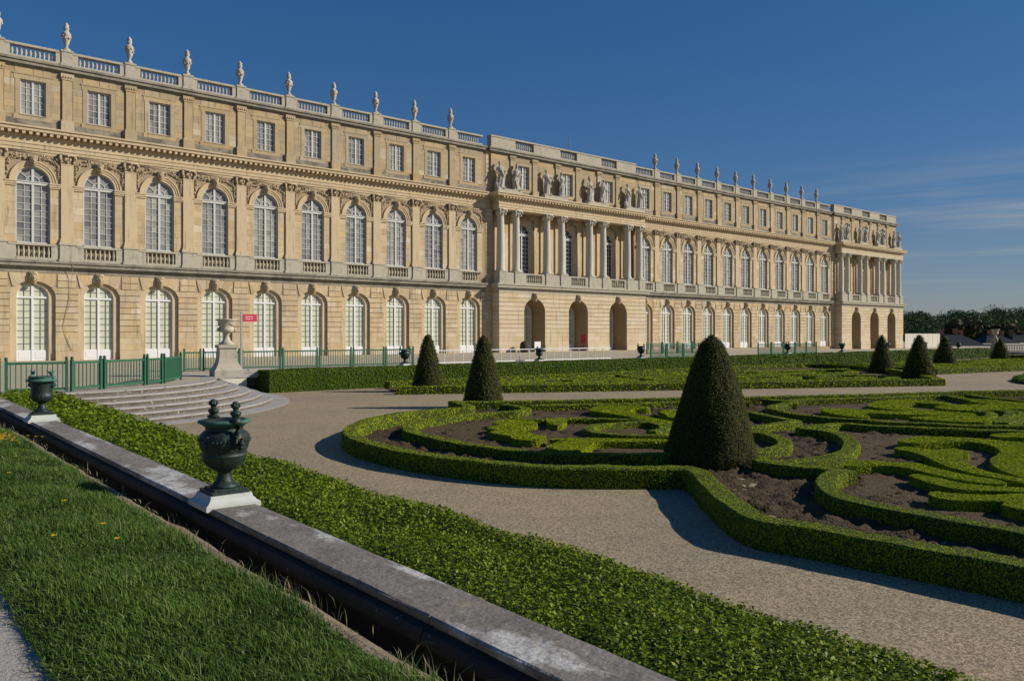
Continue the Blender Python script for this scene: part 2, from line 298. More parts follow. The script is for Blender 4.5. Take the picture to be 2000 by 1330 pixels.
# ------------------------------------------------------------------ the palace
PX, PY = 64.2, 67.5
palace = thing('palace', 'long cream stone palace with arched windows, balustraded roof and columned porticoes', 'palace', (PX, PY, 0))
BW = 4.42; HB = BW / 2
def pput(name, me, x, y=0.0, z=0.0, parent=None):
    return put(name, me, parent or palace, (x - PX, y, z) if parent is None else (x, y, z))
def arch(a, b, zs, n=10):
    return [(a * math.cos(math.pi * i / n), zs + b * math.sin(math.pi * i / n)) for i in range(n + 1)]
def arch_wall(mb, cx, x0, x1, z0, z1, a, b, zs, zb, yf, yb):
    """wall face at yf from x0..x1, z0..z1 with an arched (b>0) or square (b=0) opening centred on cx; reveal back to yb"""
    q = lambda p: mb.add(p, [(0, 1, 2, 3)])
    if zb > z0: q([(x0, yf, z0), (x1, yf, z0), (x1, yf, zb), (x0, yf, zb)])
    q([(x0, yf, zb), (cx - a, yf, zb), (cx - a, yf, zs), (x0, yf, zs)]); q([(cx + a, yf, zb), (x1, yf, zb), (x1, yf, zs), (cx + a, yf, zs)])
    q([(x0, yf, zs), (cx - a, yf, zs), (cx - a, yf, z1), (x0, yf, z1)]); q([(cx + a, yf, zs), (x1, yf, zs), (x1, yf, z1), (cx + a, yf, z1)])
    pts = [(cx + u, v) for u, v in (arch(a, b, zs, 14) if b > 0 else [(a, zs), (-a, zs)])]
    for (xa, za), (xb, zb2) in zip(pts, pts[1:]):
        q([(xb, yf, zb2), (xa, yf, za), (xa, yf, z1), (xb, yf, z1)])
    loop = [(cx + a, zb)] + pts + [(cx - a, zb)]
    for (xa, za), (xb, zb2) in zip(loop, loop[1:] + loop[:1]):
        q([(xa, yf, za), (xa, yb, za), (xb, yb, zb2), (xb, yf, zb2)])
GA, GZ, GB = 1.45, 4.72, 1.16        # outer ground-floor arch
IA, IZ, IB = 1.03, 4.72, .93         # inner ground-floor arch
FA, FZ = 1.10, 13.15                 # first-floor arch
AH, AZ0, AZ1 = .82, 18.0, 20.55      # attic window
CT = .47                             # height of a rusticated course
def wing_wall():
    b = MB()
    arch_wall(b, 0, -HB, HB, -1.2, 6.5, GA, GB, GZ, -.0, 0, .14)
    arch_wall(b, 0, -HB, HB, 6.5, 15.4, FA, FA, FZ, 8.62, 0, .24)
    arch_wall(b, 0, -HB, HB, 15.4, 22.0, AH, 0, AZ1, AZ0, 0, .2)
    return b.mesh('wall', 'groove')
def inner_arch():
    b = MB(); arch_wall(b, 0, -GA - .05, GA + .05, -.0, 6.2, IA, IB, IZ, .02, .14, .38); return b.mesh('inner_arch', 'cutstone')
def xo(z, a=GA, b=GB, zs=GZ):
    return a if z <= zs else (a * math.sqrt(max(0, 1 - ((z - zs) / b) ** 2)) if z < zs + b else 0.0)
def pier_blocks(half, z_lo, z_hi, step, xof, y0, y1, gap, rs, split=0.9, ends=None):
    """blocks of a pier centred on x=0 between two openings whose half width at z is xof(z); list of prisms"""
    out = []; z = z_lo; row = 0
    while z < z_hi - .05:
        za, zb = z + gap / 2, min(z + step, z_hi) - gap / 2
        ks = [za + (zb - za) * i / 4 for i in range(5)]
        R_ = [(half - xof(k)) for k in ks]
        cuts = [0.0] if row % 2 else [-split * .5, split * .5]
        if rs.random() < .25: cuts = [rs.uniform(-.3, .3)]
        xs = [None] + [c + rs.uniform(-.1, .1) for c in cuts] + [None]
        for i in range(len(xs) - 1):
            l, r = xs[i], xs[i + 1]; g = .0015
            rt = [(R_[j], ks[j]) for j in range(5)] if r is None else [(r - g, za), (r - g, zb)]
            lf = [(-R_[j], ks[j]) for j in range(4, -1, -1)] if l is None else [(l + g, zb), (l + g, za)]
            out.append((lf[-1:] + rt + lf[:-1] if False else rt + lf, y0 - rs.uniform(0, .006), y1))
        z += step; row += 1
    return out
def bay_blocks(seed):
    """all ashlar blocks between two window axes, centred on the pilaster axis: ground-floor courses, first floor, attic"""
    rs = random.Random(seed); L = []
    L += pier_blocks(HB, .0, .72, .72, lambda z: GA, -.10, 0, .012, rs, 1.1)
    L += pier_blocks(HB, .72, 2.14, .47, lambda z: GA, -.055, 0, .01, rs)
    L += pier_blocks(HB, 2.14, 5.43, CT, lambda z: xo(z), -.055, 0, .05, rs)
    # first floor: flanks of the pilaster from pedestal to impost
    for s in (-1, 1):
        z = 8.66; row = 0
        while z < 12.75:
            zb = min(z + .58, 12.76)
            xa, xb = (.44, HB - FA)
            for (u, v) in ([(xa, xb)]):
                u, v = (u, v) if s > 0 else (-v, -u)
                L.append(([(u + .004, z + .006), (v - .004, z + .006), (v - .004, zb - .006), (u + .004, zb - .006)], -.02 - rs.uniform(0, .006), 0))
            z += .58
    # attic
    for s in (-1, 1):
        z = 17.9
        while z < 21.0:
            zb = min(z + .52, 21.05)
            u, v = .40, HB - AH - .34
            u, v = (u, v) if s > 0 else (-v, -u)
            L.append(([(u, z + .006), (v, z + .006), (v, zb - .006), (u, zb - .006)], -.02 - rs.uniform(0, .006), 0))
            z += .52
    return L
def crown_blocks(seed):
    """wedge stones round the crown of a ground-floor arch and the band above, centred on the window axis"""
    rs = random.Random(seed); L = []
    top = 6.47
    angs = [(26, 47), (47, 66), (66, 82), (98, 114), (114, 133), (133, 154)]
    for a0, a1 in angs:
        pts = []
        for k in range(4):
            t = R(a0 + (a1 - a0) * k / 3); pts.append((GA * math.cos(t), max(GZ + GB * math.sin(t), 5.45 if False else 0)))
        inner = [(x, max(z, 5.45)) for x, z in pts]
        def outp(deg):
            t = R(deg); d = (math.cos(t), math.sin(t)); k = (top - GZ) / d[1]; x = d[0] * k
            lim = 1.55
            return (max(-lim, min(lim, x)), top)
        o1, o0 = outp(a1), outp(a0)
        poly = [inner[0]] + [o0, o1] + inner[:0:-1]
        # dedupe and orient
        P = []
        for p in poly:
            if not P or (abs(p[0] - P[-1][0]) + abs(p[1] - P[-1][1])) > .02: P.append(p)
        cxp = sum(p[0] for p in P) / len(P); czp = sum(p[1] for p in P) / len(P)
        P = [(cxp + (x - cxp) * .975, czp + (z - czp) * .985) for x, z in P]
        L.append((P, -.055 - rs.uniform(0, .006), 0))
    for x0, x1 in ((-HB, -1.58), (1.58, HB)):
        L.append(([(x0 + .004, 5.46), (x1 - .02, 5.46), (x1 - .02, 5.92), (x0 + .004, 5.92)], -.055, 0)); L.append(([(x0 + .004, 5.97), (x1 - .02, 5.97), (x1 - .02, 6.47), (x0 + .004, 6.47)], -.055, 0))
    # spandrel stones of the attic over and under the window
    for z0, z1 in ((20.95, 21.45),):
        L.append(([(-1.15, z0), (-.02, z0), (-.02, z1), (-1.15, z1)], -.02, 0)); L.append(([(.02, z0), (1.15, z0), (1.15, z1), (.02, z1)], -.026, 0))
    return L
def fixw(poly):
    a = sum(poly[i][0] * poly[(i + 1) % len(poly)][1] - poly[(i + 1) % len(poly)][0] * poly[i][1] for i in range(len(poly)))
    return poly if a > 0 else poly[::-1]
NBLOCK = [0]
def place_blocks(blist, x, wall, individually):
    if individually and NBLOCK[0] + len(blist) <= 300:
        for poly, y0, y1 in blist:
            cxp = sum(p[0] for p in poly) / len(poly); czp = sum(p[1] for p in poly) / len(poly)
            b = MB(); b.prism(fixw([(u - cxp, v - czp) for u, v in poly]), y0, y1)
            put('stone_block', b.mesh('stone_block', 'ashlar' if czp < 17 else 'atticashlar'), wall, (x + cxp, 0, czp)); NBLOCK[0] += 1
        return
    key = id(blist)
    if key not in BLM:
        BLM[key] = []
        for lo, hi, m in ((-9, 17, 'ashlar'), (17, 99, 'atticashlar')):
            b = MB()
            for poly, y0, y1 in blist:
                if lo <= poly[0][1] < hi: b.prism(fixw(poly), y0, y1)
            BLM[key].append(b.mesh('stone_block', m))
    for me in BLM[key]: tag(put('stone_blocks', me, wall, (x, 0, 0)), kind='stuff')
BLM = {}
def stack(mb, x0, x1, yb, layers, yo=0.0, ends=True):
    """mouldings as stacked boxes; each layer (z0, z1, projection)"""
    for z0, z1, e in layers:
        k = e if ends else 0
        mb.box(x0 - k, x1 + k, yo - e, yb, z0, z1)
MAIN = [(15.4, 15.6, .07), (15.6, 15.88, .12), (15.88, 15.94, .17), (15.94, 16.44, .08), (16.44, 16.5, .16), (16.5, 16.74, .10), (16.74, 16.98, .64), (16.98, 17.1, .74)]
STRING = [(6.5, 6.84, .03), (6.84, 6.96, .14), (6.96, 7.22, .38), (7.22, 7.4, .48)]
ATTIC = [(21.46, 21.62, .10), (21.62, 21.86, .30), (21.86, 22.02, .40)]
# --- shared meshes of the wings
def m_baluster(h, r):
    b = MB(); b.lathe([(r * .75, 0), (r * .75, h * .1), (r * .5, h * .16), (r, h * .42), (r * .42, h * .8), (r * .75, h * .9), (r * .75, h)], 7); return b
def m_pilaster():
    b = MB(); b.box(-.42, .42, -.15, 0, 9.12, 14.72); b.box(-.52, .52, -.24, 0, 8.72, 8.86); b.box(-.48, .48, -.21, 0, 8.86, 8.98); b.box(-.45, .45, -.18, 0, 8.98, 9.12)
    b.box(-.45, .45, -.17, 0, 14.62, 14.7); return b.mesh('pilaster', 'cutstone')
def capital(w0, w1, d0, h, depth):
    """corinthian capital, bottom at z=0, front at -y; half widths w0 -> w1"""
    b = MB(); b.prism([(-w0, 0), (w0, 0), (w1 * .85, h * .85), (-w1 * .85, h * .85)], -d0, depth)
    b.box(-w1, w1, -d0 - .16, depth, h * .86, h)
    for row, (zc, n, rr) in enumerate(((h * .18, 3, .11), (h * .45, 4, .12))):
        for i in range(n):
            x = (i - (n - 1) / 2) * (2 * w0 / max(1, n - 1)) * (1 + .12 * row)
            b.ell((x, -d0 - .06 - .03 * row, zc), (rr, .08, h * .17), 6, 4); b.ell((x, -d0 - .13 - .03 * row, zc + h * .15), (rr * .7, .06, .045), 6, 3)
    for s in (-1, 1):
        b.ell((s * w1 * .88, -d0 - .15, h * .74), (.12, .08, .12), 8, 5); b.ell((s * w1 * .95, -d0 - .2, h * .58), (.06, .05, .1), 6, 4)
    b.ell((0, -d0 - .2, h * .84), (.1, .07, .1), 6, 4)
    return b
def m_mask(s=1.0):
    b = MB(); b.prism([(-.17 * s, -.42 * s), (.17 * s, -.42 * s), (.26 * s, .36 * s), (-.26 * s, .36 * s)], -.16, 0)
    b.ell((0, -.24, .0), (.17 * s, .17, .25 * s), 10, 7); b.ell((0, -.40, -.02), (.04, .06, .08 * s), 6, 4)
    for q in (-1, 1): b.ell((q * .07, -.36, .07 * s), (.045, .04, .03), 6, 3); b.ell((q * .17 * s, -.2, .06), (.06, .1, .22 * s), 6, 4); b.ell((q * .1 * s, -.25, .24 * s), (.11, .11, .08), 6, 4)
    b.ell((0, -.27, .28 * s), (.14, .11, .09), 6, 4); b.ell((0, -.33, -.17 * s), (.07, .06, .05), 6, 4)
    return b.mesh('keystone_mask', 'carved', True)
def m_archivolt():
    b = MB()
    for r0, r1, e in ((1.1, 1.28, .05), (1.28, 1.44, .09), (1.44, 1.54, .14)):
        n = 20; a0 = [(r0 * math.cos(math.pi * i / n), FZ + r0 * math.sin(math.pi * i / n)) for i in range(n + 1)]; a1 = [(r1 * math.cos(math.pi * i / n), FZ + r1 * math.sin(math.pi * i / n)) for i in range(n + 1)]
        for i in range(n): b.prism([a0[i], a1[i], a1[i + 1], a0[i + 1]], -e, 0)
    return b.mesh('arch_moulding', 'cutstone')
def m_impost():
    out = []
    for s in (-1, 1):
        b = MB(); x0, x1 = (1.06, HB - .43); x0, x1 = (x0, x1) if s > 0 else (-x1, -x0)
        b.box(x0, x1, -.10, .0, 12.76, 12.88); b.box(x0 - .02, x1, -.15, 0, 12.88, 13.04); b.box(x0 - .03, x1, -.20, 0, 13.04, 13.14); out.append(b.mesh('impost', 'cutstone'))
    return out
def m_relief(seed):
    rs = random.Random(seed); b = MB()
    b.box(-1.76, 1.76, -.01, 0, 15.2, 15.38)
    for s in (-1, 1):
        for i in range(46):
            t = rs.random(); ang = 82 - 66 * t; rad = 1.72 + .34 * math.sin(t * 3.1) + rs.uniform(-.14, .26)
            x, z = rad * math.cos(R(ang)), FZ + rad * math.sin(R(ang))
            if z > 15.3 or x > 1.72: continue
            q = rs.uniform(.04, .085); b.ell((s * x, -.03 - rs.uniform(0, .07), z), (q, .08, q * rs.uniform(.6, 1.3)), 6, 4)
        for i in range(8): b.ell((s * 1.62, -.05, 14.55 - .14 * i), (.075, .07, .06), 6, 3)
        for i in range(12):
            t = i / 11; b.tube([(s * (.35 + 1.2 * t), -.05, 15.0 - .55 * t * t + .02 * math.sin(9 * t)), (s * (.35 + 1.2 * t + .13), -.08, 14.98 - .55 * t * t + rs.uniform(-.16, .1))], [.06, .02], 5)
    return b.mesh('carved_relief', 'carved', True)
def m_attic_frame():
    b = MB(); o = .32
    for x0, x1, z0, z1 in ((-AH - o, -AH, AZ0 - .1, AZ1 + .1), (AH, AH + o, AZ0 - .1, AZ1 + .1), (-AH - o - .1, AH + o + .1, AZ1, AZ1 + .34), (-AH - o - .1, AH + o + .1, AZ0 - .36, AZ0)):
        b.box(x0, x1, -.055, 0, z0, z1)
    b.box(-AH - o - .16, AH + o + .16, -.09, 0, AZ1 + .34, AZ1 + .42); b.box(-AH - .05, AH + .05, -.10, .15, AZ0 - .05, AZ0 + .002)
    return b.mesh('window_surround', 'atticashlar')
def m_attic_pilaster():
    b = MB(); b.box(-.33, .33, -.14, 0, 18.0, 21.0); b.box(-.38, .38, -.19, 0, 21.0, 21.16); b.box(-.44, .44, -.22, 0, 21.16, 21.46); b.box(-.44, .44, -.30, 0, 17.1, 17.9); b.box(-.40, .40, -.22, 0, 17.9, 18.0)
    for i in range(4): b.ell((-.27 + .18 * i, -.22, 21.22), (.06, .06, .09), 6, 3)
    return b.mesh('attic_pilaster', 'atticashlar')
def m_attic_plinth():
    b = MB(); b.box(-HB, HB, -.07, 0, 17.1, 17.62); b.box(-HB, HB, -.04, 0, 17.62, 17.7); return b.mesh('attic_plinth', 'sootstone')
def m_first_die():
    """pedestal under a pilaster with the dies beside it"""
    b = MB(); b.box(-.55, .55, -.44, 0, 7.4, 8.6); b.box(-.60, .60, -.50, 0, 8.6, 8.72); b.box(-.62, .62, -.48, 0, 7.4, 7.58)
    for s in (-1, 1):
        x0, x1 = (.55, HB - 1.12); x0, x1 = (x0, x1) if s > 0 else (-x1, -x0); b.box(x0, x1, -.34, 0, 7.4, 8.46)
    return b.mesh('pedestal', 'palestone')
def m_first_rail():
    b = MB(); b.box(-HB + .6, HB - .6, -.38, -.06, 8.46, 8.61); c = MB(); c.box(-1.12, 1.12, -.36, -.04, 7.4, 7.6); return b.mesh('handrail', 'palestone'), c.mesh('bottom_rail', 'palestone')
def m_roof_die():
    b = MB(); b.box(-.37, .37, -.10, .5, 22.02, 23.12); b.box(-.42, .42, -.15, .55, 23.12, 23.26); b.box(-.45, .45, -.17, .52, 22.02, 22.24)
    for s in (-1, 1):
        x0, x1 = (.37, HB - 1.46); x0, x1 = (x0, x1) if s > 0 else (-x1, -x0); b.box(x0, x1, -.02, .42, 22.02, 23.0)
    return b.mesh('pedestal', 'palestone')
def m_roof_rail():
    b = MB(); b.box(-HB + .37, HB - .37, -.06, .46, 23.0, 23.16); c = MB(); c.box(-HB + .37, HB - .37, -.03, .43, 22.02, 22.26); return b.mesh('handrail', 'palestone'), c.mesh('bottom_rail', 'palestone')
def m_modillions(L, step=.44):
    b = MB(); n = int(L / step)
    for i in range(n):
        x = -L / 2 + (i + .5) * L / n; b.box(x - .1, x + .1, -.58, -.08, 16.515, 16.737)
    return b.mesh('modillions', 'cutstone')
# --- windows: a frame with bars, panes as sub-parts
def bars_rect(b, x0, x1, z0, z1, nx, nz, t, y0, y1):
    for i in range(1, nx):
        x = x0 + (x1 - x0) * i / nx; b.box(x - t / 2, x + t / 2, y0, y1, z0, z1)
    for k in range(1, nz):
        z = z0 + (z1 - z0) * k / nz; b.box(x0, x1, y0 + .003, y1 - .003, z - t / 2, z + t / 2)
def panes_rect(x0, x1, z0, z1, nx, nz):
    g = .004; return [[(x0 + (x1 - x0) * i / nx + g, z0 + (z1 - z0) * k / nz + g), (x0 + (x1 - x0) * (i + 1) / nx - g, z0 + (z1 - z0) * k / nz + g), (x0 + (x1 - x0) * (i + 1) / nx - g, z0 + (z1 - z0) * (k + 1) / nz - g), (x0 + (x1 - x0) * i / nx + g, z0 + (z1 - z0) * (k + 1) / nz - g)] for i in range(nx) for k in range(nz)]
def ring(b, r0, r1, a0, a1, cz, y0, y1, n=8, eb=1.0):
    for i in range(n):
        t0 = R(a0 + (a1 - a0) * i / n); t1 = R(a0 + (a1 - a0) * (i + 1) / n)
        b.prism([(r0 * math.cos(t0), cz + eb * r0 * math.sin(t0)), (r1 * math.cos(t0), cz + eb * r1 * math.sin(t0)), (r1 * math.cos(t1), cz + eb * r1 * math.sin(t1)), (r0 * math.cos(t1), cz + eb * r0 * math.sin(t1))], y0, y1)
def first_window():
    """tall arched casement: bottom at z=0 (8.62 in the wall), springing at 4.53"""
    b = MB(); a = FA + .02; zs = FZ - 8.62; f = .10
    b.box(-a, -a + f, -.06, .02, 0, zs); b.box(a - f, a, -.06, .02, 0, zs); b.box(-.075, .075, -.085, .02, 0, zs - .2); b.box(-a, a, -.06, .02, 0, .12)
    b.box(-a, a, -.11, .02, zs - .2, zs - .02); b.box(-a, a, -.16, .02, zs - .02, zs + .04); b.box(-.085, .085, -.07, .02, zs, zs + a - .02)
    ring(b, a - .1, a, 0, 180, zs, -.06, .02, 16); ring(b, .42, .47, 0, 180, zs, -.045, .02, 10)
    for d in (38, 142): t = R(d); c, s = math.cos(t), math.sin(t); b.prism([(.45 * c - .02 * s, zs + .45 * s + .02 * c), (.45 * c + .02 * s, zs + .45 * s - .02 * c), ((a - .08) * c + .02 * s, zs + (a - .08) * s - .02 * c), ((a - .08) * c - .02 * s, zs + (a - .08) * s + .02 * c)][::-1], -.045, .02)
    P = []
    for x0, x1 in ((-a + f, -.075), (.075, a - f)):
        bars_rect(b, x0, x1, .12, zs - .2, 2, 9, .034, -.045, .02); P += panes_rect(x0, x1, .12, zs - .2, 2, 9)
    r = a - .09
    for s in (-1, 1):
        q = [(.085, zs + .04)] + [(.43 * math.cos(R(d)), zs + .04 + .40 * math.sin(R(d))) for d in (5, 30, 55, 78)]; P.append([(s * x, z) for x, z in q])
        P.append([(s * x, z) for x, z in [(.48, zs + .04), (r, zs + .04)] + [(r * math.cos(R(d)), zs + r * math.sin(R(d))) for d in (12, 24, 36)] + [(.47 * math.cos(R(36)), zs + .47 * math.sin(R(36)))]])
        P.append([(s * x, z) for x, z in [(.47 * math.cos(R(40)), zs + .47 * math.sin(R(40)))] + [(r * math.cos(R(d)), zs + r * math.sin(R(d))) for d in (40, 55, 70, 84)] + [(.085, zs + .48)]])
    return b, P
def attic_window():
    b = MB(); a = AH; h = AZ1 - AZ0; f = .08
    b.box(-a, -a + f, -.05, .02, 0, h); b.box(a - f, a, -.05, .02, 0, h); b.box(-a + f, a - f, -.05, .02, h - f, h); b.box(-a + f, a - f, -.05, .02, 0, f); b.box(-.07, .07, -.07, .02, f, h - f)
    P = []
    for x0, x1 in ((-a + f, -.07), (.07, a - f)):
        bars_rect(b, x0, x1, f, h - f, 2, 5, .036, -.04, .02); P += panes_rect(x0, x1, f, h - f, 2, 5)
    return b, P
def door_window(a, zs, bb, rows=8):
    """glazed double door with a white lower panel, bottom at z=0"""
    b = MB(); f = .065; zt_ = zs - .10
    b.box(-a, -a + f, -.06, .02, 0, zs); b.box(a - f, a, -.06, .02, 0, zs); b.box(-.07, .07, -.085, .02, .0, zt_); b.box(-a + f, a - f, -.05, .02, 0, .78)
    for s in (-1, 1): b.box(min(s * .18, s * (a - .17)), max(s * .18, s * (a - .17)), -.065, -.05, .14, .68)
    b.box(-a, a, -.10, .02, zt_, zs + .03); b.box(-.08, .08, -.06, .02, zs + .04, zs + bb - .02); ring(b, a - .08, a, 0, 180, zs, -.06, .02, 14, bb / a)
    P = []; c = MB()
    for x0, x1 in ((-a + f, -.07), (.07, a - f)):
        bars_rect(c, x0, x1, .78, zt_, 2, rows, .03, -.035, .01); P += panes_rect(x0, x1, .78, zt_, 2, rows)
    for s in (-1, 1):
        xm = .08 + (a - .16) * .5
        z1 = zs + bb * math.sqrt(1 - (xm / a) ** 2) - .05; c.box(min(s * xm - .015, s * xm + .015), max(s * xm - .015, s * xm + .015), -.035, .01, zs + .04, z1)
        zm = zs + .04 + .42 * bb; c.box(min(s * .08, s * (a * .86)), max(s * .08, s * (a * .86)), -.032, .008, zm - .015, zm + .015)
        r = a - .07
        P.append([(s * x, z) for x, z in [(.08, zs + .04), (xm, zs + .04), (xm, zm), (.08, zm)]]); P.append([(s * x, z) for x, z in [(xm, zs + .04), (r, zs + .04), (r * .93, zm), (xm, zm)]])
        P.append([(s * x, z) for x, z in [(.08, zm), (xm, zm), (xm, z1 + .02), (.3, zs + bb * .93), (.08, zs + bb - .06)]]); P.append([(s * x, z) for x, z in [(xm, zm), (r * .93, zm), (r * .8, zs + bb * .56), (xm, z1 + .01)]])
    return b, P, c
NP = [0]; WM = {}
def place_window(kind, x, y, z, single, pane_m, frame_m):
    if kind not in WM:
        r = first_window() if kind == 'first' else attic_window() if kind == 'attic' else door_window(IA + .02, IZ - .02, IB + .02) if kind == 'door' else door_window(1.35, 4.0, 1.35, 8)
        WM[kind] = (r, {})
    r, c = WM[kind]; fk = ('f', frame_m)
    if fk not in c: c[fk] = r[0].mesh('window', frame_m)
    o = pput('window' if kind in ('first', 'attic') else 'glazed_door', c[fk], x, y, z)
    if len(r) > 2:
        if 'b' not in c: c['b'] = r[2].mesh('glazing_bars', 'bar')
        put('glazing_bars', c['b'], o)
    P = r[1]
    if single and NP[0] + len(P) <= 300:
        for q in P:
            mx = sum(p[0] for p in q) / len(q); mz = sum(p[1] for p in q) / len(q); b = MB(); b.prism(fixw([(u - mx, v - mz) for u, v in q]), -.003, .003)
            put('pane', b.mesh('pane', pane_m), o, (mx, .012, mz)); NP[0] += 1
    else:
        pk = ('p', pane_m)
        if pk not in c:
            b = MB()
            for q in P: b.prism(fixw(q), .009, .015)
            c[pk] = b.mesh('panes', pane_m)
        tag(put('panes', c[pk], o), kind='stuff')
    return o
# --- put the wings together
W1 = [10.35 + BW * k for k in range(-2, 10)]            # window axes of the near wing
W2 = [78.12 + BW * k for k in range(11)]                # window axes of the far wing
E1 = W1[-1] + HB; S2 = W2[0] - HB; E2 = W2[-1] + HB
mw = wing_wall(); mia = inner_arch(); mpil = m_pilaster(); mcap = capital(.42, .56, .15, .68, 0).mesh('capital', 'carved', True); mmask = m_mask(); mmask2 = m_mask(1.15)
mav = m_archivolt(); mimp = m_impost(); mrel = [m_relief(s) for s in (1, 2, 3)]; maf = m_attic_frame(); map_ = m_attic_pilaster(); mpl = m_attic_plinth()
mfd = m_first_die(); mfr = m_first_rail(); mrd = m_roof_die(); mrr = m_roof_rail(); mmod = m_modillions(BW)
mb1 = m_baluster(.86, .115).mesh('baluster', 'palestone', True); mb2 = m_baluster(.74, .11).mesh('baluster', 'palestone', True)
PB = [bay_blocks(s) for s in range(5)]; CB = [crown_blocks(s) for s in range(3)]
BAL = []                                                # (axis x, y, z, mesh, size in view)
def wing(xs, near):
    for i, x in enumerate(xs):
        k = (x - 10.35) / BW
        wall = pput('wall', mw, x)
        pput('inner_arch', mia, x)
        ind = near and 0 <= round(k) <= 3
        place_blocks(CB[i % 3], 0, wall, ind)
        place_blocks(PB[i % 5], -HB, wall, ind)
        if i == len(xs) - 1: place_blocks(PB[(i + 1) % 5], HB, wall, False)
        place_window('first', x, .2, 8.62, near and 0 <= round(k) <= 3, 'curtainglass' if i % 5 in (1, 4) else 'glass', 'greypaint')
        place_window('attic', x, .17, AZ0, near and 0 <= round(k) <= 1, 'curtainglass' if i % 7 in (2, 5) else 'glass', 'greypaint')
        place_window('door', x, .35, .02, near and 0 <= round(k) <= 2, 'blind', 'whitepaint')
        pput('arch_moulding', mav, x); pput('impost', mimp[0], x); pput('impost', mimp[1], x); pput('keystone_mask', mmask, x, -.1, 14.62); pput('carved_relief', mrel[i % 3], x)
        pput('keystone_mask', mmask2, x, -.04, 6.12); pput('window_surround', maf, x); pput('attic_plinth', mpl, x); pput('handrail', mfr[0], x); pput('handrail', mrr[0], x); pput('bottom_rail', mfr[1], x); pput('bottom_rail', mrr[1], x); tag(pput('modillions', mmod, x), kind='stuff')
        if k > -1.5:
            for j in range(7): BAL.append((x - .96 + .32 * j, -.2, 7.6, mb1, 1 / math.hypot(x, PY)))
            for j in range(10): BAL.append((x - 1.305 + .29 * j, .2, 22.26, mb2, 1 / math.hypot(x, PY)))
    for x in [xs[0] - HB] + [q + HB for q in xs]:
        edge = x in (xs[0] - HB, xs[-1] + HB)
        if abs(x - E1) < .1 or abs(x - S2) < .1 or abs(x - E2) < .1:
            continue
        p = pput('pilaster', mpil, x); put('capital', mcap, p, (0, -.002, 14.72)); pput('attic_pilaster', map_, x); pput('pedestal', mfd, x); pput('pedestal', mrd, x)
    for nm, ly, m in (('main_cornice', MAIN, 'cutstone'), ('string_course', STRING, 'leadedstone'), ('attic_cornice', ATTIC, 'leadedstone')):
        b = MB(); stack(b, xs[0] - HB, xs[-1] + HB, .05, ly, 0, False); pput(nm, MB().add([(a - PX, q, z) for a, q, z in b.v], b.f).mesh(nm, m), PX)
wing(W1, True); wing(W2, False)
# plain strips of wall where a wing meets a portico
for x0, x1 in ((E1, 53.3), (E2, 125.65)):
    b = MB(); b.box(0, x1 - x0, 0, .55, -1.2, 22.0); wl = pput('wall', b.mesh('wall', 'groove'), x0); z = zt(x0)
    b = MB()
    while z < 21.4:
        zb = z + CT; b.prism([(.004, z + .02), (x1 - x0, z + .02), (x1 - x0, zb - .02), (.004, zb - .02)], -.045, 0); z = zb
    tag(put('stone_blocks', b.mesh('stone_block', 'ashlar'), wl), kind='stuff')
# bodies behind the fronts, with the roof
for nm, x0, x1 in (('building_core', W1[0] - HB, E2 + 23.2),):
    b = MB(); b.box(x0 - PX, x1 - PX - .05, 1.6, 19, -1.2, 21.98); pput(nm, b.mesh(nm, 'cutstone'), PX)
    b = MB(); b.box(x0 - PX + .3, x1 - PX - .4, 1.0, 18.5, 21.98, 22.1); pput('roof', b.mesh('roof', 'slate'), PX)
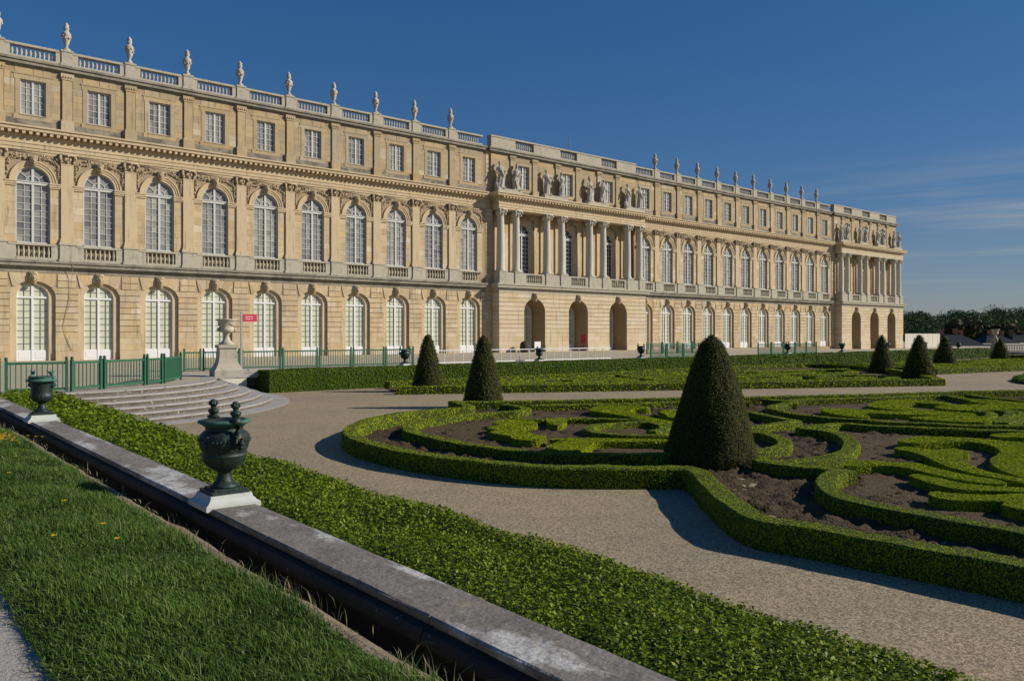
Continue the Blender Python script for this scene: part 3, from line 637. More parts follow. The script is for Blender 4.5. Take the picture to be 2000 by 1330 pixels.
# --- the two porticoes
FP = -1.2
def portico(x0, x1, arcs, cols, wins, ax0, ax1, glazed, near):
    Lx = lambda x: x - PX
    aw, az, ab = 1.55, 4.4, 1.5
    b = MB(); bounds = [x0] + [(arcs[i] + arcs[i + 1]) / 2 for i in range(2)] + [x1]
    for i, c in enumerate(arcs): arch_wall(b, Lx(c), Lx(bounds[i]), Lx(bounds[i + 1]), -1.2, 6.5, aw, ab, az, zt(c) - .02, FP, .98)
    for x in (x0, x1): b.add([(Lx(x), FP, -1.2), (Lx(x), .3, -1.2), (Lx(x), .3, 7.4), (Lx(x), FP, 7.4)], [(0, 1, 2, 3)])
    wall = pput('wall', b.mesh('wall', 'groove'), PX)
    for c in arcs: b = MB(); b.box(-2, 2, .98, 1.08, -1, 6.4); pput('passage_back_wall', b.mesh('passage_back_wall', 'cutstone'), c)
    rs = random.Random(int(x0)); L = []
    rows = [(.0, .72, .012)] + [(.72 + .47 * i, .72 + .47 * (i + 1), .012) for i in range(3)] + [(2.13 + CT * i, 2.13 + CT * (i + 1), .05) for i in range(9)] + [(6.36, 6.49, .02)]
    def xa(z): return aw if z <= az else (aw * math.sqrt(max(0, 1 - ((z - az) / ab) ** 2)) if z < az + ab else 0)
    zoff = -.6 if x0 > 100 else 0
    if zoff: rows = [(-.6, 0, .012)] + rows
    for z0, z1, g in rows:
        za, zb = z0 + g / 2, z1 - g / 2; ks = [za + (zb - za) * i / 4 for i in range(5)]
        solid = z0 >= az + ab - .08
        segs = [(None, x0, arcs[0])] + [(1, arcs[i], arcs[i + 1]) for i in range(2)] + [(2, arcs[2], x1)]
        for t, xl, xr in segs:
            lf = [(Lx(xl) + .0, k) for k in ks] if t is None else [(Lx(xl) + (0.29 if solid else xa(k)), k) for k in ks]
            rt = [(Lx(xr), k) for k in ks] if t == 2 else [(Lx(xr) - (0.29 if solid else xa(k)), k) for k in ks]
            span = rt[2][0] - lf[2][0]; n = max(1, int(span / rs.uniform(1.0, 1.5)))
            cuts = [lf[2][0] + span * (i + rs.uniform(-.12, .12)) / n for i in range(1, n)]
            for i in range(n):
                l = lf[::-1] if i == 0 else [(cuts[i - 1] + .0015, zb), (cuts[i - 1] + .0015, za)]
                r_ = rt if i == n - 1 else [(cuts[i] - .0015, za), (cuts[i] - .0015, zb)]
                L.append((r_ + l, FP - (.10 if z0 < .1 else .05) - rs.uniform(0, .006), FP))
    b = MB()
    for poly, q0, q1 in L: b.prism(fixw(poly), q0, q1)
    for z0, z1, g in rows:                                     # courses on the returns
        for x, s in ((x0, -1), (x1, 1)):
            e = .10 if z0 < .1 else .05; xx = sorted((Lx(x), Lx(x) + s * e)); b.box(xx[0], xx[1], FP - .0, -.08, z0 + g / 2, z1 - g / 2)
    tag(put('stone_blocks', b.mesh('stone_block', 'paleashlar'), wall), kind='stuff')
    for c in arcs:
        pput('keystone_mask', mmask2, c, FP - .04, 6.08)
        if glazed: place_window('bigdoor', c, .92, 0.02, False, 'blind', 'whitepaint')
    # string course, balcony front
    b = MB(); stack(b, Lx(x0), Lx(x1), .55, STRING, FP); pput('string_course', b.mesh('string_course', 'palestone'), PX)
    b = MB(); ops = [((cols[1 + 2 * i] + cols[2 + 2 * i]) / 2) for i in range(3)]; hw = 1.15; xs = [x0]
    for o in ops: xs += [o - hw, o + hw]
    xs += [x1]
    for i in range(0, len(xs), 2):
        b = MB(); b.box(Lx(xs[i]), Lx(xs[i + 1]), FP + .06, -.1, 7.4, 8.62)
        for c in cols[i:i + 2]: b.box(Lx(c) - .56, Lx(c) + .56, FP - .04, -.12, 7.4, 8.66); b.box(Lx(c) - .60, Lx(c) + .60, FP - .08, -.13, 8.66, 8.76)
        pput('pedestal', b.mesh('pedestal', 'palestone'), PX)
    for o in ops:
        b = MB(); b.box(-hw, hw, FP + .08, FP + .42, 8.46, 8.61); pput('handrail', b.mesh('handrail', 'palestone'), o)
        b = MB(); b.box(-hw, hw, FP + .08, FP + .42, 7.4, 7.6); pput('bottom_rail', b.mesh('bottom_rail', 'palestone'), o)
    for o in ops:
        for j in range(7): BAL.append((o - .93 + .31 * j, FP + .25, 7.6, mb1, 1 / math.hypot(o, PY)))
    # wall behind the columns
    b = MB(); bounds = [x0 - .2] + [(wins[i] + wins[i + 1]) / 2 for i in range(2)] + [x1 + .2]
    wy = .5; wins1 = [c + .45 for c in wins]
    for i, c in enumerate(wins1): arch_wall(b, Lx(c), Lx(bounds[i]), Lx(bounds[i + 1]), 7.3, 15.5, FA, FA, FZ, 8.62, wy, wy + .24)
    pput('wall', b.mesh('wall', 'ashlar'), PX)
    for c in wins1: place_window('first', c, wy + .2, 8.62, False, 'darkglass', 'greypaint'); pput('arch_moulding', mav, c, wy); pput('keystone_mask', mmask, c, wy - .1, 14.62); pput('carved_relief', mrel[0], c, wy)
    for c in cols:
        o = pput('pilaster', mpil, c + .45, wy); put('capital', mcap, o, (0, -.002, 14.72))
        b = MB(); b.lathe([(.52, 0), (.52, .1), (.47, .16), (.50, .24), (.44, .32), (.42, .36), (.42, 2.0), (.405, 3.6), (.37, 5.7), (.355, 5.9), (.39, 5.95), (.39, 6.0)], 20); b.box(-.54, .54, -.54, .54, -.02, .06)
        q = pput('column', b.mesh('column', 'column', True), c, -.7, 8.78)
        k = capital(.36, .50, .36, .66, .36); k.v += []; put('capital', k.mesh('capital', 'column', True), q, (0, 0, 5.97))
    # entablature and plinths for the statues
    b = MB(); stack(b, Lx(x0) + .12, Lx(x1) - .12, .55, MAIN, FP + .1); pput('main_cornice', b.mesh('main_cornice', 'paleashlar'), PX)
    n = int((x1 - x0) / .44); b = MB()
    for i in range(n): x = Lx(x0) + .2 + (i + .5) * (x1 - x0 - .4) / n; b.box(x - .1, x + .1, FP + .1 - .58, FP + .1 - .08, 16.515, 16.737)
    for i in range(3): b.box(Lx(x0) + .12 - .58, Lx(x0) + .12 - .08, FP + .3 + .35 * i, FP + .5 + .35 * i, 16.515, 16.737)
    tag(pput('modillions', b.mesh('modillions', 'cutstone'), PX), kind='stuff')
    for i in range(4): xa_, xb_ = cols[2 * i], cols[2 * i + 1]; b = MB(); b.box(Lx(xa_) - .6, Lx(xb_) + .6, FP + .1, -.24, 17.1, 17.62); pput('statue_plinth', b.mesh('statue_plinth', 'palestone'), PX)
    # attic
    AY = -.2; b = MB(); bounds = [ax0] + [(wins[i] + wins[i + 1]) / 2 for i in range(2)] + [ax1]
    for i, c in enumerate(wins): arch_wall(b, Lx(c), Lx(bounds[i]), Lx(bounds[i + 1]), 15.5, 22.0, AH, 0, AZ1, AZ0, AY, AY + .22)
    for x in (ax0, ax1): b.add([(Lx(x), AY, 15.5), (Lx(x), .3, 15.5), (Lx(x), .3, 22), (Lx(x), AY, 22)], [(0, 1, 2, 3)])
    wall = pput('wall', b.mesh('wall', 'groove'), PX)
    L = []
    for i, c in enumerate(wins):
        place_window('attic', c, AY + .19, AZ0, False, 'glass', 'greypaint'); pput('window_surround', maf, c, AY)
        for s, xe in ((-1, bounds[i]), (1, bounds[i + 1])):
            z = 17.7
            while z < 21.0:
                zb = min(z + .52, 21.4); xa_, xb_ = sorted((Lx(c) + s * (AH + .36), Lx(xe)));
                L.append(([(xa_, z + .006), (xb_, z + .006), (xb_, zb - .006), (xa_, zb - .006)], AY - .02 - rs.uniform(0, .006), AY)); z += .52
        for s in (-1, 1): pput('attic_pilaster', map_, c + s * 1.62, AY)
    b = MB()
    for poly, q0, q1 in L: b.prism(fixw(poly), q0, q1)
    tag(put('stone_blocks', b.mesh('stone_block', 'atticashlar'), wall), kind='stuff')
    b = MB(); stack(b, Lx(ax0), Lx(ax1), .3, ATTIC, AY); pput('attic_cornice', b.mesh('attic_cornice', 'leadedstone'), PX)
    b = MB(); xs = [ax0]
    for c in wins: xs += [c + .15 - 1.35, c + .15 + 1.35]
    xs += [ax1]
    for i in range(0, len(xs), 2): b.box(Lx(xs[i]), Lx(xs[i + 1]), AY - .06, .45, 22.02, 23.2)
    b.box(Lx(ax0) - .06, Lx(ax1) + .06, AY - .12, .5, 23.2, 23.36)
    for c in wins: b.box(Lx(c) + .15 - 1.35, Lx(c) + .15 + 1.35, AY - .04, .4, 22.02, 22.28)
    pput('parapet', b.mesh('parapet', 'palestone'), PX)
    for c in wins:
        for j in range(9): BAL.append((c + .15 - 1.16 + .29 * j, .0, 22.28, m_bal3, 1 / math.hypot(c, PY)))
m_bal3 = m_baluster(.92, .115).mesh('baluster', 'palestone', True)
A1 = [58.29, 65.05, 71.79]; C1 = [53.88, 56.05, 60.58, 62.86, 67.44, 69.72, 74.05, 76.25]; V1 = [57.53, 64.28, 71.1]
A2 = [130.4, 136.8, 143.1]; C2 = [126.3, 128.4, 132.7, 134.8, 139.0, 141.0, 145.1, 147.1]; V2 = [129.3, 135.6, 141.9]
portico(53.24, 76.8, A1, C1, V1, 52.95, 76.1, True, True)
portico(125.6, 147.7, A2, C2, V2, 124.9, 147.0, False, False)
BAL.sort(key=lambda q: -q[4])
for i, (x, y, z, me, _) in enumerate(BAL[:300]): pput('baluster', me, x, y, z)
rest = MB()
for x, y, z, me, _ in BAL[300:]:
    rest.add([(v.co.x + x - PX, v.co.y + y, v.co.z + z) for v in me.vertices], [tuple(p.vertices) for p in me.polygons])
tag(pput('balusters', rest.mesh('balusters', 'palestone', True), PX), kind='stuff')
# slack cable looping down the front between the first two bays
b = MB(); b.tube([(12.9, -.5, 7.3), (12.85, -.2, 6.2), (12.7, -.12, 4.6), (12.3, -.12, 2.6), (12.45, -.12, 1.9), (12.9, -.12, .7)], .018, 5)
pput('loose_cable', MB().add([(x - PX, y, z) for x, y, z in b.v], b.f).mesh('loose_cable', 'groove'), PX)
# ------------------------------------------------------------------ roof urns, statues, mast
def m_roof_urn():
    b = MB(); b.box(-.3, .3, -.3, .3, 0, .12)
    b.lathe([(.26, .12), (.27, .2), (.15, .3), (.14, .4), (.24, .6), (.34, .95), (.40, 1.2), (.42, 1.3), (.36, 1.36), (.30, 1.42), (.20, 1.5), (.17, 1.56), (.24, 1.62), (.25, 1.74), (.19, 1.88), (.22, 1.96), (.12, 2.06), (.03, 2.16)],
            14, mod=lambda a, z, j: 1 + (.10 * math.sin(5 * a + j * 1.3) + .05 * math.sin(9 * a - 2 * j)) * (1 if z > .5 else .15))
    for i in range(9):
        a = i * 2.4; b.ell((.38 * math.cos(a), .38 * math.sin(a), .95 + .3 * (i % 3) / 3), (.1, .1, .09), 6, 4)
    b.v = [(x * .76, y * .76, z) for x, y, z in b.v]; return b.mesh('roof_urn', 'roofurn', True)
mru = m_roof_urn()
ux = [W1[i] - HB for i in range(2, 12)]
for i, x in enumerate(ux):
    o = put('roof_urn', mru, None, (x, PY + .2, 23.26), rnd.uniform(0, 6)); tag(o, f'weathered stone urn with flame finial on near wing balustrade, {ORD[i]} from left', 'urn', 'stone urns on the palace roof')
for i in range(10):
    x = W2[i] + HB
    o = put('roof_urn', mru, None, (x, PY + .2, 23.26), rnd.uniform(0, 6)); tag(o, f'weathered stone urn with flame finial on far wing balustrade, {ORD[i]} from left', 'urn', 'stone urns on the palace roof')
def voxel(b, name, m, size):
    me = b.mesh(name, m); o = bpy.data.objects.new('tmp', me); COL.objects.link(o)
    md = o.modifiers.new('r', 'REMESH'); md.mode = 'VOXEL'; md.voxel_size = size; md.use_smooth_shade = True
    s = o.modifiers.new('s', 'SMOOTH'); s.iterations = 2; s.factor = .4
    dg = bpy.context.evaluated_depsgraph_get(); me2 = bpy.data.meshes.new_from_object(o.evaluated_get(dg)); me2.name = name
    me2.materials.clear(); me2.materials.append(MATS[m]); me2.polygons.foreach_set('use_smooth', [True] * len(me2.polygons))
    bpy.data.objects.remove(o); bpy.data.meshes.remove(me); return me2
def figure(v):
    """draped standing figure 2.45 m tall, facing -y; v picks pose"""
    rs = random.Random(v); b = MB(); sway = (.10, -.09, .06, -.12, .02, .12)[v % 6]; robe = v % 3
    rings = []
    for z, rx, ry, ox in ((.0, .34, .30, 0), (.25, .33, .28, .01), (.6, .31, .26, .35 * sway), (.95, .30, .25, .8 * sway), (1.2, .29, .23, 1.0 * sway), (1.4, .24, .19, .6 * sway), (1.55, .23, .18, .2 * sway), (1.75, .29, .20, -.1 * sway), (1.92, .30, .17, -.15 * sway), (2.02, .15, .12, -.1 * sway), (2.08, .09, .09, -.05 * sway)):
        rings.append((z, rx * (1.08 if robe == 0 and z < 1.1 else .9 if robe == 2 else 1), ry, ox))
    n = 28; vs = []; fs = []
    for j, (z, rx, ry, ox) in enumerate(rings):
        for i in range(n):
            a = 2 * math.pi * i / n; f = 1 + (.11 if z < 1.3 else .05) * math.sin((7 + v % 3) * a + z * 2.4 * (1 if v % 2 else -1) + v) * (1 if z < 1.95 else 0)
            vs.append((ox + rx * f * math.cos(a), ry * f * math.sin(a) - (.04 if z > 1.6 else 0), z))
    for j in range(len(rings) - 1):
        for i in range(n): k = (i + 1) % n; fs.append((j * n + i, j * n + k, (j + 1) * n + k, (j + 1) * n + i))
    fs += [tuple(range(n))[::-1], tuple((len(rings) - 1) * n + i for i in range(n))]; b.add(vs, fs)
    hx = .06 * (1 if v % 2 else -1)
    b.tube([(-.05 * sway, 0, 2.0), (hx * .6, -.02, 2.2)], [.085, .08], 8)
    b.ell((hx, -.03, 2.32), (.115, .135, .16), 12, 8); b.ell((hx, -.165, 2.31), (.025, .03, .04), 6, 4); b.ell((hx, .03, 2.38), (.14, .14, .12), 10, 6)
    if v % 6 in (1, 4): b.ell((hx, .05, 2.5), (.09, .2, .11), 8, 5); b.tube([(hx, .16, 2.45), (hx, .05, 2.68), (hx, -.1, 2.66)], [.05, .06, .03], 6)
    arms = {0: [((-.28, -.02, 1.86), (-.42, -.05, 1.5), (-.26, -.26, 1.34)), ((.28, -.02, 1.86), (.46, .02, 1.52), (.40, -.12, 1.2))],
            1: [((-.28, -.02, 1.86), (-.44, -.08, 1.55), (-.12, -.28, 1.6)), ((.28, -.02, 1.86), (.40, -.14, 1.5), (.16, -.30, 1.45))],
            2: [((-.28, -.02, 1.86), (-.40, .0, 1.48), (-.38, -.06, 1.14)), ((.28, -.02, 1.86), (.52, -.08, 1.66), (.62, -.2, 1.42))],
            3: [((-.28, -.02, 1.86), (-.46, -.1, 1.7), (-.36, -.26, 2.02)), ((.28, -.02, 1.86), (.42, -.02, 1.5), (.30, -.24, 1.3))],
            4: [((-.28, -.02, 1.86), (-.44, -.06, 1.5), (-.30, -.28, 1.26)), ((.28, -.02, 1.86), (.50, -.1, 1.74), (.56, -.22, 2.04))],
            5: [((-.28, -.02, 1.86), (-.38, -.14, 1.52), (-.1, -.30, 1.42)), ((.28, -.02, 1.86), (.44, .04, 1.5), (.5, -.08, 1.16))]}[v % 6]
    for s_, e_, h_ in arms:
        b.tube([s_, e_, h_], [.105, .085, .06], 8); b.ell(h_, (.075, .075, .085), 8, 5)
        for q in range(4): b.tube([h_, (h_[0] + .03 * (q - 1.5), h_[1] - .06, h_[2] - .09)], [.025, .018], 5)
    b.tube([(.27 * (1 if v % 2 else -1), .04, 1.95), (.05, -.22, 1.6), (-.2 * (1 if v % 2 else -1), -.24, 1.2), (-.34 * (1 if v % 2 else -1), -.1, .7)], [.09, .08, .09, .05], 8)
    if v % 3 == 1: b.tube([(.42, -.05, .1), (.44, -.1, 1.3)], [.13, .10], 8)
    if v % 3 == 0: b.ell((-.36, -.02, .32), (.2, .2, .34), 8, 6); b.ell((-.36, -.08, .74), (.10, .11, .12), 8, 6)
    b.box(-.42, .42, -.36, .36, -.02, .08)
    return voxel(b, 'statue', 'statuary', .038)
FIG = [figure(v) for v in range(6)]
POSE = ['draped statue holding cloth across its waist', 'helmeted draped statue with arms folded to the chest', 'draped statue reaching one hand sideways', 'draped statue raising its right forearm', 'helmeted statue raising one arm', 'draped statue with one hand on the breast']
for nm, cs, seq in (('near', C1, [0, 1, 2, 5, 4, 3, 0, 2]), ('far', C2, [2, 3, 5, 1, 0, 4, 3, 2])):
    for i, x in enumerate(cs):
        o = put('statue', FIG[seq[i]], None, (x + rnd.uniform(-.08, .08), PY - .72, 17.62), rnd.uniform(-.3, .3))
        o.scale = (1.28, 1.2, 1.12 if seq[i] in (1, 4) else 1.17)
        tag(o, f'{POSE[seq[i]]}, {nm} portico, {ORD[i]} from left', 'statue', f'statues along the {nm} portico')
b = MB(); b.tube([(0, 0, 0), (0, 0, 5.6)], [.05, .02], 6); b.tube([(0, 0, 4.2), (0, 0, 5.4)], [.07, .07], 6)
tag(put('antenna_mast', b.mesh('antenna_mast', 'steel'), None, (72.2, 75.2, 22.1)), 'thin pale antenna mast standing up behind the roof of the near portico', 'antenna')

# ------------------------------------------------------------------ curved stair, pedestals, low walls
def arc_slab(b, r0, r1, z0, z1, a0, a1, n=60, c=SC, mir=False):
    vs = []; fs = []
    for i in range(n + 1):
        t = R(a0 + (a1 - a0) * i / n)
        for r, z in ((r0, z0), (r1, z0), (r1, z1), (r0, z1)):
            x = c[0] + r * math.cos(t); vs.append((2 * MX - x if mir else x, c[1] + r * math.sin(t), z))
    for i in range(n):
        o = 4 * i
        for k in range(4): q = (o + k, o + (k + 1) % 4, o + 4 + (k + 1) % 4, o + 4 + k); fs.append(q[::-1] if mir else q)
    fs += [(0, 1, 2, 3), (4 * n + 3, 4 * n + 2, 4 * n + 1, 4 * n)]; b.add(vs, fs)
for mir, lab in ((False, 'broad curved flight of grey stone steps below the green fence'), (True, 'distant curved stone steps at the far right end of the garden')):
    base = (MX * 2 - SC[0] if mir else SC[0], SC[1], PZ)
    st = thing('stone_stair', lab, 'stairs', base)
    for i in range(6):
        b = MB(); z1 = -i / 6 * 1.0 + (.006 if i == 0 else 0); r1 = SR + .47 * i
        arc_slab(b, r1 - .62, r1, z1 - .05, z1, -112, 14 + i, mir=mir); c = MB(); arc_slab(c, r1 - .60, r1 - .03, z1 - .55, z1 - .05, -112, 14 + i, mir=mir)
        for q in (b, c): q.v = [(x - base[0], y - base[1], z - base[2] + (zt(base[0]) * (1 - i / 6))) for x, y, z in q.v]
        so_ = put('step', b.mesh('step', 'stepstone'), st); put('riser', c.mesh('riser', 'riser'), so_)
    b = MB(); arc_slab(b, SR + .47 * 5 - .1, SR + .47 * 5 + .75, PZ - .3, PZ + .012, -112, 18, mir=mir); b.v = [(x - base[0], y - base[1], z - base[2]) for x, y, z in b.v]
    put('apron', b.mesh('apron', 'stepstone'), st)
def marble_vase(x, y, z, lab, rz):
    t = thing('marble_vase', lab, 'vase', (x, y, z), rz)
    prof = [(.95, 0), (.95, .42), (.90, .46), (.80, .62), (.66, .9), (.585, 1.25), (.56, 1.6), (.56, 1.95)]
    b = MB()
    for (r0, z0), (r1, z1) in zip(prof, prof[1:]):
        s0, s1 = r0, r1
        b.add([(-s0, -s0 * .8, z0), (s0, -s0 * .8, z0), (s0, s0 * .8, z0), (-s0, s0 * .8, z0), (-s1, -s1 * .8, z1), (s1, -s1 * .8, z1), (s1, s1 * .8, z1), (-s1, s1 * .8, z1)], [(0, 1, 5, 4), (1, 2, 6, 5), (2, 3, 7, 6), (3, 0, 4, 7)])
    put('pedestal', b.mesh('pedestal', 'palestone'), t)
    b = MB(); b.box(-.64, .64, -.54, .54, 1.95, 2.17); put('pedestal_cap', b.mesh('pedestal_cap', 'palestone'), t)
    b = MB(); b.box(-.42, .42, -.42, .42, 2.17, 2.27)
    b.lathe([(.40, 2.27), (.40, 2.33), (.27, 2.45), (.18, 2.65), (.15, 2.82), (.22, 2.86), (.22, 2.92), (.17, 2.95)], 28); put('foot', b.mesh('foot', 'marble', True), t)
    b = MB(); b.lathe([(.17, 2.95), (.36, 3.02), (.46, 3.12), (.48, 3.22), (.45, 3.30), (.43, 3.36), (.47, 3.55), (.56, 3.75), (.66, 3.84), (.70, 3.88), (.70, 3.94), (.62, 3.94), (.55, 3.85)], 32, mod=lambda a, z, j: 1 + (.03 * math.cos(16 * a) if 2.98 < z < 3.25 else 0))
    for i in range(28):
        a = 2 * math.pi * i / 28; s = abs(math.sin(a * 2)); b.ell((.52 * math.cos(a), .52 * math.sin(a), 3.72 - .22 * s), (.055, .055, .06), 6, 4)
    put('bowl', b.mesh('bowl', 'marble', True), t)
    for s in (-1, 1):
        b = MB(); b.tube([(s * .44, 0, 3.3), (s * .58, 0, 3.28), (s * .60, 0, 3.14), (s * .46, 0, 3.1)], [.06, .06, .07, .05], 8); b.ell((s * .57, 0, 3.2), (.08, .1, .09), 8, 5); put('handle', b.mesh('handle', 'marble', True), t)
    return t
marble_vase(13.75, 37.75, 0.0, 'white marble vase on a flared grey pedestal at the head of the steps', R(-6)).scale = (.70, .70, .685)
marble_vase(112.6, 38.9, zt(112), 'distant white marble vase on a pedestal at the far right end', R(0)).scale = (.72, .72, .72)
rw = thing('retaining_wall', 'low weathered retaining wall with a pale rendered panel beside the steps', 'wall', (14.9, 40.4, PZ))
b = MB(); b.box(-1.9, 2.3, .0, .55, -.1, .74); put('wall_body', b.mesh('wall_body', 'wallstone'), rw)
b = MB(); b.box(-1.2, .85, -.03, .0, .0, .72); put('rendered_panel', b.mesh('rendered_panel', 'cream'), rw)
b = MB(); b.box(-.3, 2.3, -.08, .62, .98, 1.2); b.box(-2.0, 2.3, -.06, .6, .74, .97); put('coping', b.mesh('coping', 'stepstone'), rw)

# ------------------------------------------------------------------ fences, barriers, sign
def fence(p0, p1, n, lab, h=1.05, filled=False, grp='green slatted fence panels'):
    d = math.hypot(p1[0] - p0[0], p1[1] - p0[1]); rz = math.atan2(p1[1] - p0[1], p1[0] - p0[0])
    t = thing('fence_panel', lab, 'fence', (p0[0], p0[1], zt(p0[0])), rz, grp)
    for x in (.05, d - .05):
        b = MB(); b.box(x - .045, x + .045, -.045, .045, 0, h + .06); b.lathe([(.03, 0), (.055, .03), (.05, .08), (.02, .11)], 8, (x, 0, h + .06)); put('post', b.mesh('post', 'greenpaint'), t)
    for z in (.12, h - .05):
        b = MB(); b.box(.09, d - .09, -.02, .02, z - .04, z + .04); put('rail', b.mesh('rail', 'greenpaint'), t)
    b = MB(); sw = .03 if not filled else .075; b.box(-sw / 2, sw / 2, -.012, .012, .16, h - .09); me = b.mesh('slat', 'greenpaint')
    for i in range(n): put('slat', me, t, (.09 + (d - .18) * (i + .5) / n, 0, 0))
fence((1.9, 31.25), (3.84, 31.08), 11, 'green slatted fence panel at the left edge behind the small bronze urn')
fence((3.94, 31.08), (5.80, 30.97), 11, 'green slatted fence panel directly behind the small bronze urn')
fence((5.88, 30.98), (7.0, 31.62), 7, 'narrow green slatted fence panel right of the small bronze urn')
fence((7.07, 31.68), (8.86, 33.05), 13, 'green slatted fence panel above the middle of the curved steps')
fence((8.92, 33.10), (9.68, 33.66), 6, 'short green slatted fence panel next to the solid green panel')
fence((9.74, 33.70), (11.15, 36.1), 22, 'solid green boarded fence panel at the corner above the steps', filled=True)
MIDX = [13.55, 14.55, 16.66, 19.04, 21.32, 23.55, 25.84, 28.0]
MIDL = ['shaded green fence panel left of the marble vase pedestal', 'green fence panel behind the marble vase pedestal', 'green fence panel just right of the red sign post', 'second green fence panel right of the red sign', 'third green fence panel right of the red sign', 'fourth green fence panel right of the red sign', 'green fence panel behind the small urn left of the pointed yews']
for i in range(7): fence((MIDX[i] + .03, 43.6), (MIDX[i + 1] - .03, 43.6), 6 if i == 0 else 13, MIDL[i])
RGX = [(50.4, 52.5), (52.5, 54.7), (54.7, 56.9), (65.8, 68.1), (68.1, 70.2), (70.2, 72.3), (72.3, 74.4), (74.4, 76.4)]
for i, (a, c) in enumerate(RGX): fence((a + .03, 43.0), (c - .03, 43.0), 13, f'green slatted fence panel on the far terrace near the hedge, {ORD[i]} from left', grp='far green fence panels by the hedge')
for i, a in enumerate((59.8, 62.2, 64.6, 67.0, 69.4)): fence((a + .03, 51.5), (a + 2.37, 51.5), 12, f'dark green fence panel further back on the terrace, {ORD[i]} from left', grp='green fence panels further back')
def barrier(x0, x1, y, i, n):
    t = thing('white_barrier', f'low white metal rail barrier in front of the portico, {ORD[i]} from left', 'barrier', (x0, y, 0), 0, 'white barriers before the portico'); d = x1 - x0
    for z in (.14, .92):
        b = MB(); b.tube([(0, 0, z), (d, 0, z)], .034, 6); put('rail', b.mesh('rail', 'whitepaint'), t)
    b = MB(); b.tube([(0, 0, .0), (0, 0, .94)], .028, 6); me = b.mesh('post', 'whitepaint')
    for k in range(n + 1): put('post', me, t, (d * k / n, 0, 0))
bx = [28.6, 32.4, 36.6, 40.6, 44.9]
for i in range(4): barrier(bx[i] + .04, bx[i + 1] - .04, 42.2, i, 5)
sg = thing('sign_post', 'red rectangular sign on a grey post beside the marble vase', 'sign', (16.2, 42.3, 0), R(0))
b = MB(); b.box(-.055, .055, -.035, .035, 0, 3.18); put('post', b.mesh('post', 'steel'), sg)
b = MB(); b.box(.08, .85, -.03, .03, 2.66, 3.06); brd = put('sign_board', b.mesh('sign_board', 'signred'), sg)
b = MB()
for row, (z, xs_) in enumerate(((2.915, [(.22, .33), (.345, .40), (.41, .50), (.515, .57), (.58, .63)]), (2.80, [(.22, .28), (.295, .36), (.37, .42), (.43, .48), (.53, .60)]))):
    for a, c in xs_: b.box(a, c, -.034, -.0302, z - .018, z + .018)
tag(put('lettering', b.mesh('lettering', 'ink'), brd), kind='stuff')
b = MB(); b.lathe([(.48, 0), (.52, .3), (.50, .8), (.38, 1.1), (.1, 1.22)], 16); b.box(-.08, .08, -.5, -.44, .2, .3)
tag(put('covered_sentry_stool', b.mesh('covered_sentry_stool', 'bark', True), None, (55.9, 65.2, 0)), 'dark rounded covered stand against the portico wall left of the first arch', 'stand')
wb = thing('notice_stand', 'white notice stand in front of the first portico arch', 'notice stand', (57.6, 65.0, 0))
b = MB(); b.box(-.45, .45, -.02, .02, .35, 1.15); put('board', b.mesh('board', 'whitepaint'), wb)
for s in (-.35, .35):
    b = MB(); b.box(s - .03, s + .03, -.03, .03, 0, .36); put('leg', b.mesh('leg', 'whitepaint'), wb)
fb = thing('fire_hose_cabinet', 'small red fire cabinet inside the second portico arch', 'cabinet', (66.6, 67.0, 0))
b = MB(); b.box(-.05, .12, -.35, .35, .9, 1.9); put('box', b.mesh('box', 'signred'), fb); b = MB(); b.box(-.02, .08, -.05, .05, 0, .9); put('stand', b.mesh('stand', 'signred'), fb)

